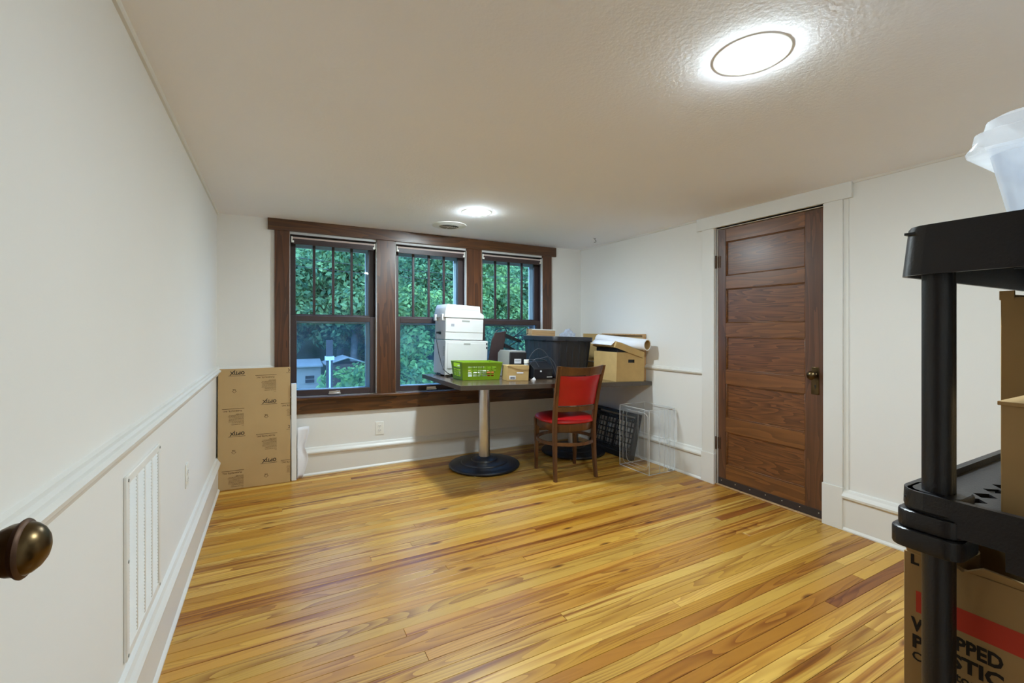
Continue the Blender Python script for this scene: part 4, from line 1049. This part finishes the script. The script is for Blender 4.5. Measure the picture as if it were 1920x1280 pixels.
# tan box on the middle deck
t = thing('shelf_box', 'closed tan cardboard box on the middle shelf of the black unit', 'box', (.992, .250, .9545), R(0))
b = MB(); b.box((0, -.26, 0), (.14, 0, .172), .002); b.build('carton', M['card2'], t)
b = MB(); b.box((-.003, -.26, .166), (.143, .003, .1725), .001); b.build('top_flap', M['card2'], t)
t = thing('torn_box', 'tall brown box with a torn open top behind the tan shelf box', 'box', (1.262, .318, .9545), R(-4))
for a, c_ in (((0, -.25, 0), (.005, 0, .345)), ((.005, -.005, 0), (.25, 0, .352)), ((.245, -.25, 0), (.25, -.005, .35)), ((.005, -.25, 0), (.245, -.245, .35))):
    b = MB(); b.box(a, c_, .001, 1); b.build('carton_wall', M['card2'], t)
b = MB()
for k in range(12): 
    y_ = -.25+k*.021; hh = .350+.010*math.sin(k*2.3)+.006*(k % 2); b.box((-.001, y_, .340), (.004, y_+.0205, hh))
b.build('torn_edge', M['card2'], t, None)

# clear bin on the top deck
t = thing('clear_bin', 'milky clear plastic storage bin with lid on top of black shelving', 'storage bin', (1.050+.21, .27-.16, 1.4095), 0)
def rb_(w, d, z, r=.03, sx=0, sy=0): return [(x, y, z) for x, y in rrect(w, d, r, 5, sx, sy)]
W0, D0 = .42, .30
b = MB(); b.loft([rb_(W0, D0, 0), rb_(W0+.05, D0+.04, .125), rb_(W0+.045, D0+.035, .125), rb_(W0-.006, D0-.006, .004)]); b.build('bin_body', M['bin'], t, 50)
b = MB(); b.loft([rb_(W0+.100, D0+.078, .112), rb_(W0+.102, D0+.080, .118), rb_(W0+.092, D0+.066, .130), rb_(W0+.088, D0+.062, .146), rb_(W0+.070, D0+.046, .150), rb_(W0+.064, D0+.040, .166), rb_(W0+.040, D0+.02, .174), rb_(.02, .02, .176)]); b.build('bin_lid', M['bin'], t, 24)
b = MB(); b.box((-.16, -.10, .006), (.0, .10, .07), .01); b.build('bagged_contents', M['bag'], t)
b = MB(); b.box((.02, -.10, .006), (.17, .09, .09), .01); b.build('bagged_contents', M['paper'], t)

# ------------------------------------------------------------------ outdoors
def gz(x, y): return -3.4 - .0*y + max(0, y-46)*.42 + max(0, y-12)*.012
b = MB(); g = []
xs_ = np.linspace(-60, 110, 35); ys_ = list(np.linspace(4.6, 46, 12))+list(np.linspace(50, 130, 14))
for y_ in ys_: g.append([b.v((x_, y_, gz(x_, y_)+.4*noise.noise(Vector((x_*.15, y_*.15, 0))))) for x_ in xs_])
for i in range(len(ys_)-1):
    for j in range(len(xs_)-1): b.face([g[i][j], g[i][j+1], g[i+1][j+1], g[i+1][j]])
o = b.build('ground', M['grass'], None, 180, kind='structure')

def crown_mesh(name, n, seed, shape, leaf, mat, blobs=26, spread=.85):
    r_ = np.random.default_rng(seed)
    # clumps of leaves scattered on the shells of many blobs
    c = r_.normal(size=(blobs, 3)); c /= np.linalg.norm(c, axis=1)[:, None]; c *= (r_.random(blobs)**.5)[:, None]*spread
    c *= np.array(shape); c[:, 2] += shape[2]
    br = r_.uniform(.26, .46, blobs)*min(shape)
    k = r_.integers(0, blobs, n); d = r_.normal(size=(n, 3)); d /= np.linalg.norm(d, axis=1)[:, None]
    P = c[k] + d*(br[k]*r_.uniform(.72, 1.08, n))[:, None]
    nrm = d + r_.normal(size=(n, 3))*.55 + np.array((0, 0, .35)); nrm /= np.linalg.norm(nrm, axis=1)[:, None]
    a = np.cross(nrm, r_.normal(size=(n, 3))); a /= np.linalg.norm(a, axis=1)[:, None]; bb_ = np.cross(nrm, a)
    s = leaf*r_.uniform(.55, 1.3, n)[:, None]
    V = np.stack([P-a*s, P-bb_*s*.5+nrm*s*.12, P+a*s, P+bb_*s*.5+nrm*s*.12], 1).reshape(-1, 3)
    F = np.arange(4*n).reshape(-1, 4)
    me = bpy.data.meshes.new(name); me.from_pydata(V.tolist(), [], F.tolist()); me.materials.append(mat); return me
CR_ = [crown_mesh('foliage', 11000, 1, (3.0, 3.0, 3.6), .17, M['leaf']), crown_mesh('foliage', 11000, 2, (2.6, 2.6, 4.6), .17, M['leaf'], 34), crown_mesh('foliage', 11000, 3, (3.6, 3.2, 3.0), .18, M['leaf'], 30)]
SH_ = [crown_mesh('foliage', 5000, 5, (1.5, 1.3, 1.1), .09, M['shrub'], 20), crown_mesh('foliage', 5000, 6, (1.9, 1.3, .8), .09, M['shrub'], 20)]
b = MB(); b.tube([(0, 0, 0), (.15, .05, 2.2), (-.05, .1, 4.4), (.1, 0, 6.6)], [.24, .19, .14, .06], 8); TR = b.mesh('trunk', M['bark'], 60)
def tree(x, y, s, kind, shrub, label, tint, trunk=True, group='trees on the slope outside'):
    t = thing('broadleaf_tree' if not shrub else 'garden_shrub', label, 'tree' if not shrub else 'shrub', (x, y, gz(x, y)-.1), random.uniform(0, 6), group)
    t.scale = (s, s, s)
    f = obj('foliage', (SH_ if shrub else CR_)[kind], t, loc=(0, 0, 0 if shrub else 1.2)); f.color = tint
    if not shrub: obj('trunk', TR, t)
    return t
rt = random.Random(5)
# along each sight wedge x/y from .03 to .68
back = []
for ring_, (yy, n_, sc) in enumerate(((33, 7, 1.0), (41, 8, 1.35), (50, 8, 1.5), (62, 8, 1.7))):
    for k in range(n_):
        q = .0+.72*(k+.5)/n_ + rt.uniform(-.02, .02); x_ = q*yy
        if ring_ == 0 and q < .22: continue
        back.append((x_, yy+rt.uniform(-2, 2), sc*rt.uniform(.85, 1.15), k % 3))
cnt = {}; ORD = ['first', 'second', 'third', 'fourth', 'fifth', 'sixth', 'seventh', 'eighth', 'ninth', 'tenth']
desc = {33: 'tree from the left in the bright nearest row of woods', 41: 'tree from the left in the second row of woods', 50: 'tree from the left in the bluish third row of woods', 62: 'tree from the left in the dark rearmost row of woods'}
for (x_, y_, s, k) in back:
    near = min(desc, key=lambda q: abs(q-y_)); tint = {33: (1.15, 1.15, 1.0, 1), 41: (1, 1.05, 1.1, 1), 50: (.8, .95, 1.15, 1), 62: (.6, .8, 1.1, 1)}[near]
    cnt[near] = cnt.get(near, 0)+1
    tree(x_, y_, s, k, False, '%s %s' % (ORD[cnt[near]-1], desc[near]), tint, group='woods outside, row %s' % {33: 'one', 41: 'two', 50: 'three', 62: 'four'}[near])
for i, (x_, y_, s, k) in enumerate(((-3.5, 40, 1.3, 0), (-9, 42, 1.4, 1), (-15, 41, 1.4, 2), (-6, 50, 1.6, 1), (-14, 52, 1.6, 0), (-2, 62, 1.8, 2), (-11, 63, 1.8, 1), (26, 33, 1.2, 0), (33, 42, 1.5, 2))):
    tree(x_, y_, s, k, False, 'tree of the woods hidden behind the wall beside the windows', (.95, 1, 1.1, 1), group='woods beside the view')
for (x_, y_, s, k, lb) in ((3.9, 20.5, 1.8, 0, 'tall leafy shrub right of the little shed, seen through the left window'), (6.2, 22, 1.9, 0, 'broad leafy shrub seen through the foot of the middle window'),
                           (6.9, 17.5, 1.25, 0, 'bright leafy shrub low in the middle window'), (13.2, 23, 1.8, 0, 'bushy shrub seen below the right window glass'), (9.6, 19.5, 1.5, 1, 'low wide shrub behind the stacked printers'),
                           (2.9, 23, 1.0, 1, 'low spreading shrub in front of the shed door'), (1.0, 22, 1.05, 1, 'low spreading shrub in front of the pale house wall'), (2.0, 21, .85, 0, 'small round shrub at the foot of the service post')):
    tree(x_, y_, s, k, True, lb, (1.1, 1.1, .95, 1), group=None)
# pale house and shed
t = thing('pale_house', 'low pale rendered house with small dark window beyond the left window', 'house', (2.0, 34, gz(2, 34)-.95))
b = MB(); b.box((-3.4, 0, 0), (1.0, 4, 2.65)); b.build('wall', M['stucco'], t)
b = MB(); b.prism([(-.35, 2.62), (4.35, 2.62), (4.35, 2.7), (2, 3.05), (-.35, 2.72)], -3.7, 1.1, 'x'); b.build('roof', M['roof'], t)
b = MB(); b.box((-.05, -.05, 1.45), (.62, .0, 2.05)); wf = b.build('window', M['stucco'], t)
b = MB(); b.box((0, -.07, 1.5), (.57, -.05, 1.74)); b.box((0, -.07, 1.78), (.57, -.05, 2.0)); b.build('pane', M['ink'], wf)
t = thing('garden_shed', 'small dark boarded shed with pale gabled roof edge beside the pale house', 'shed', (4.62, 33, gz(4, 33)-.6))
b = MB(); b.box((-1.15, 0, 0), (1.0, 2.4, 2.45)); b.build('wall', M['shed'], t)
b = MB(); b.prism([(-1.45, 2.42), (0, 2.85), (1.45, 2.36), (1.45, 2.46), (0, 2.97), (-1.45, 2.52)], -.3, 2.6, 'y'); b.build('roof', M['roof'], t)
b = MB(); b.box((-.55, -.05, .1), (.05, 0, 2.1)); b.build('door', M['post'], t)
b = MB(); b.box((.2, -.05, 1.0), (.8, 0, 1.7)); b.build('window', M['stucco'], t)
# service post
t = thing('service_post', 'dark square post with a pale pipe outside the left window', 'post', (.90, 8.6, -3.4))
b = MB(); b.box((-.052, -.05, 0), (.052, .05, 4.42)); b.build('post', M['post'], t)
b = MB(); b.lathe([(.016, 0), (.016, 4.08)], (.0, -.066, 0), 12); b.build('pale_pipe', M['extw'], t)
b = MB(); b.box((-.075, -.075, 4.06), (.075, .055, 4.13), .005); b.build('pipe_bracket', M['extw'], t)
for k, zz_ in enumerate((3.6, 3.95)):
    b = MB(); P = []
    for i in range(13): u = i/12; P.append((-9+u*34, 18+u*8, zz_+1.1*(2*u-1)**2-.2+.6*u))
    b.tube(P, .012, 5); b.build('overhead_wire', M['post'], None, 60, label=('lower', 'upper')[k]+' thin overhead wire crossing the trees outside', cat='wire')
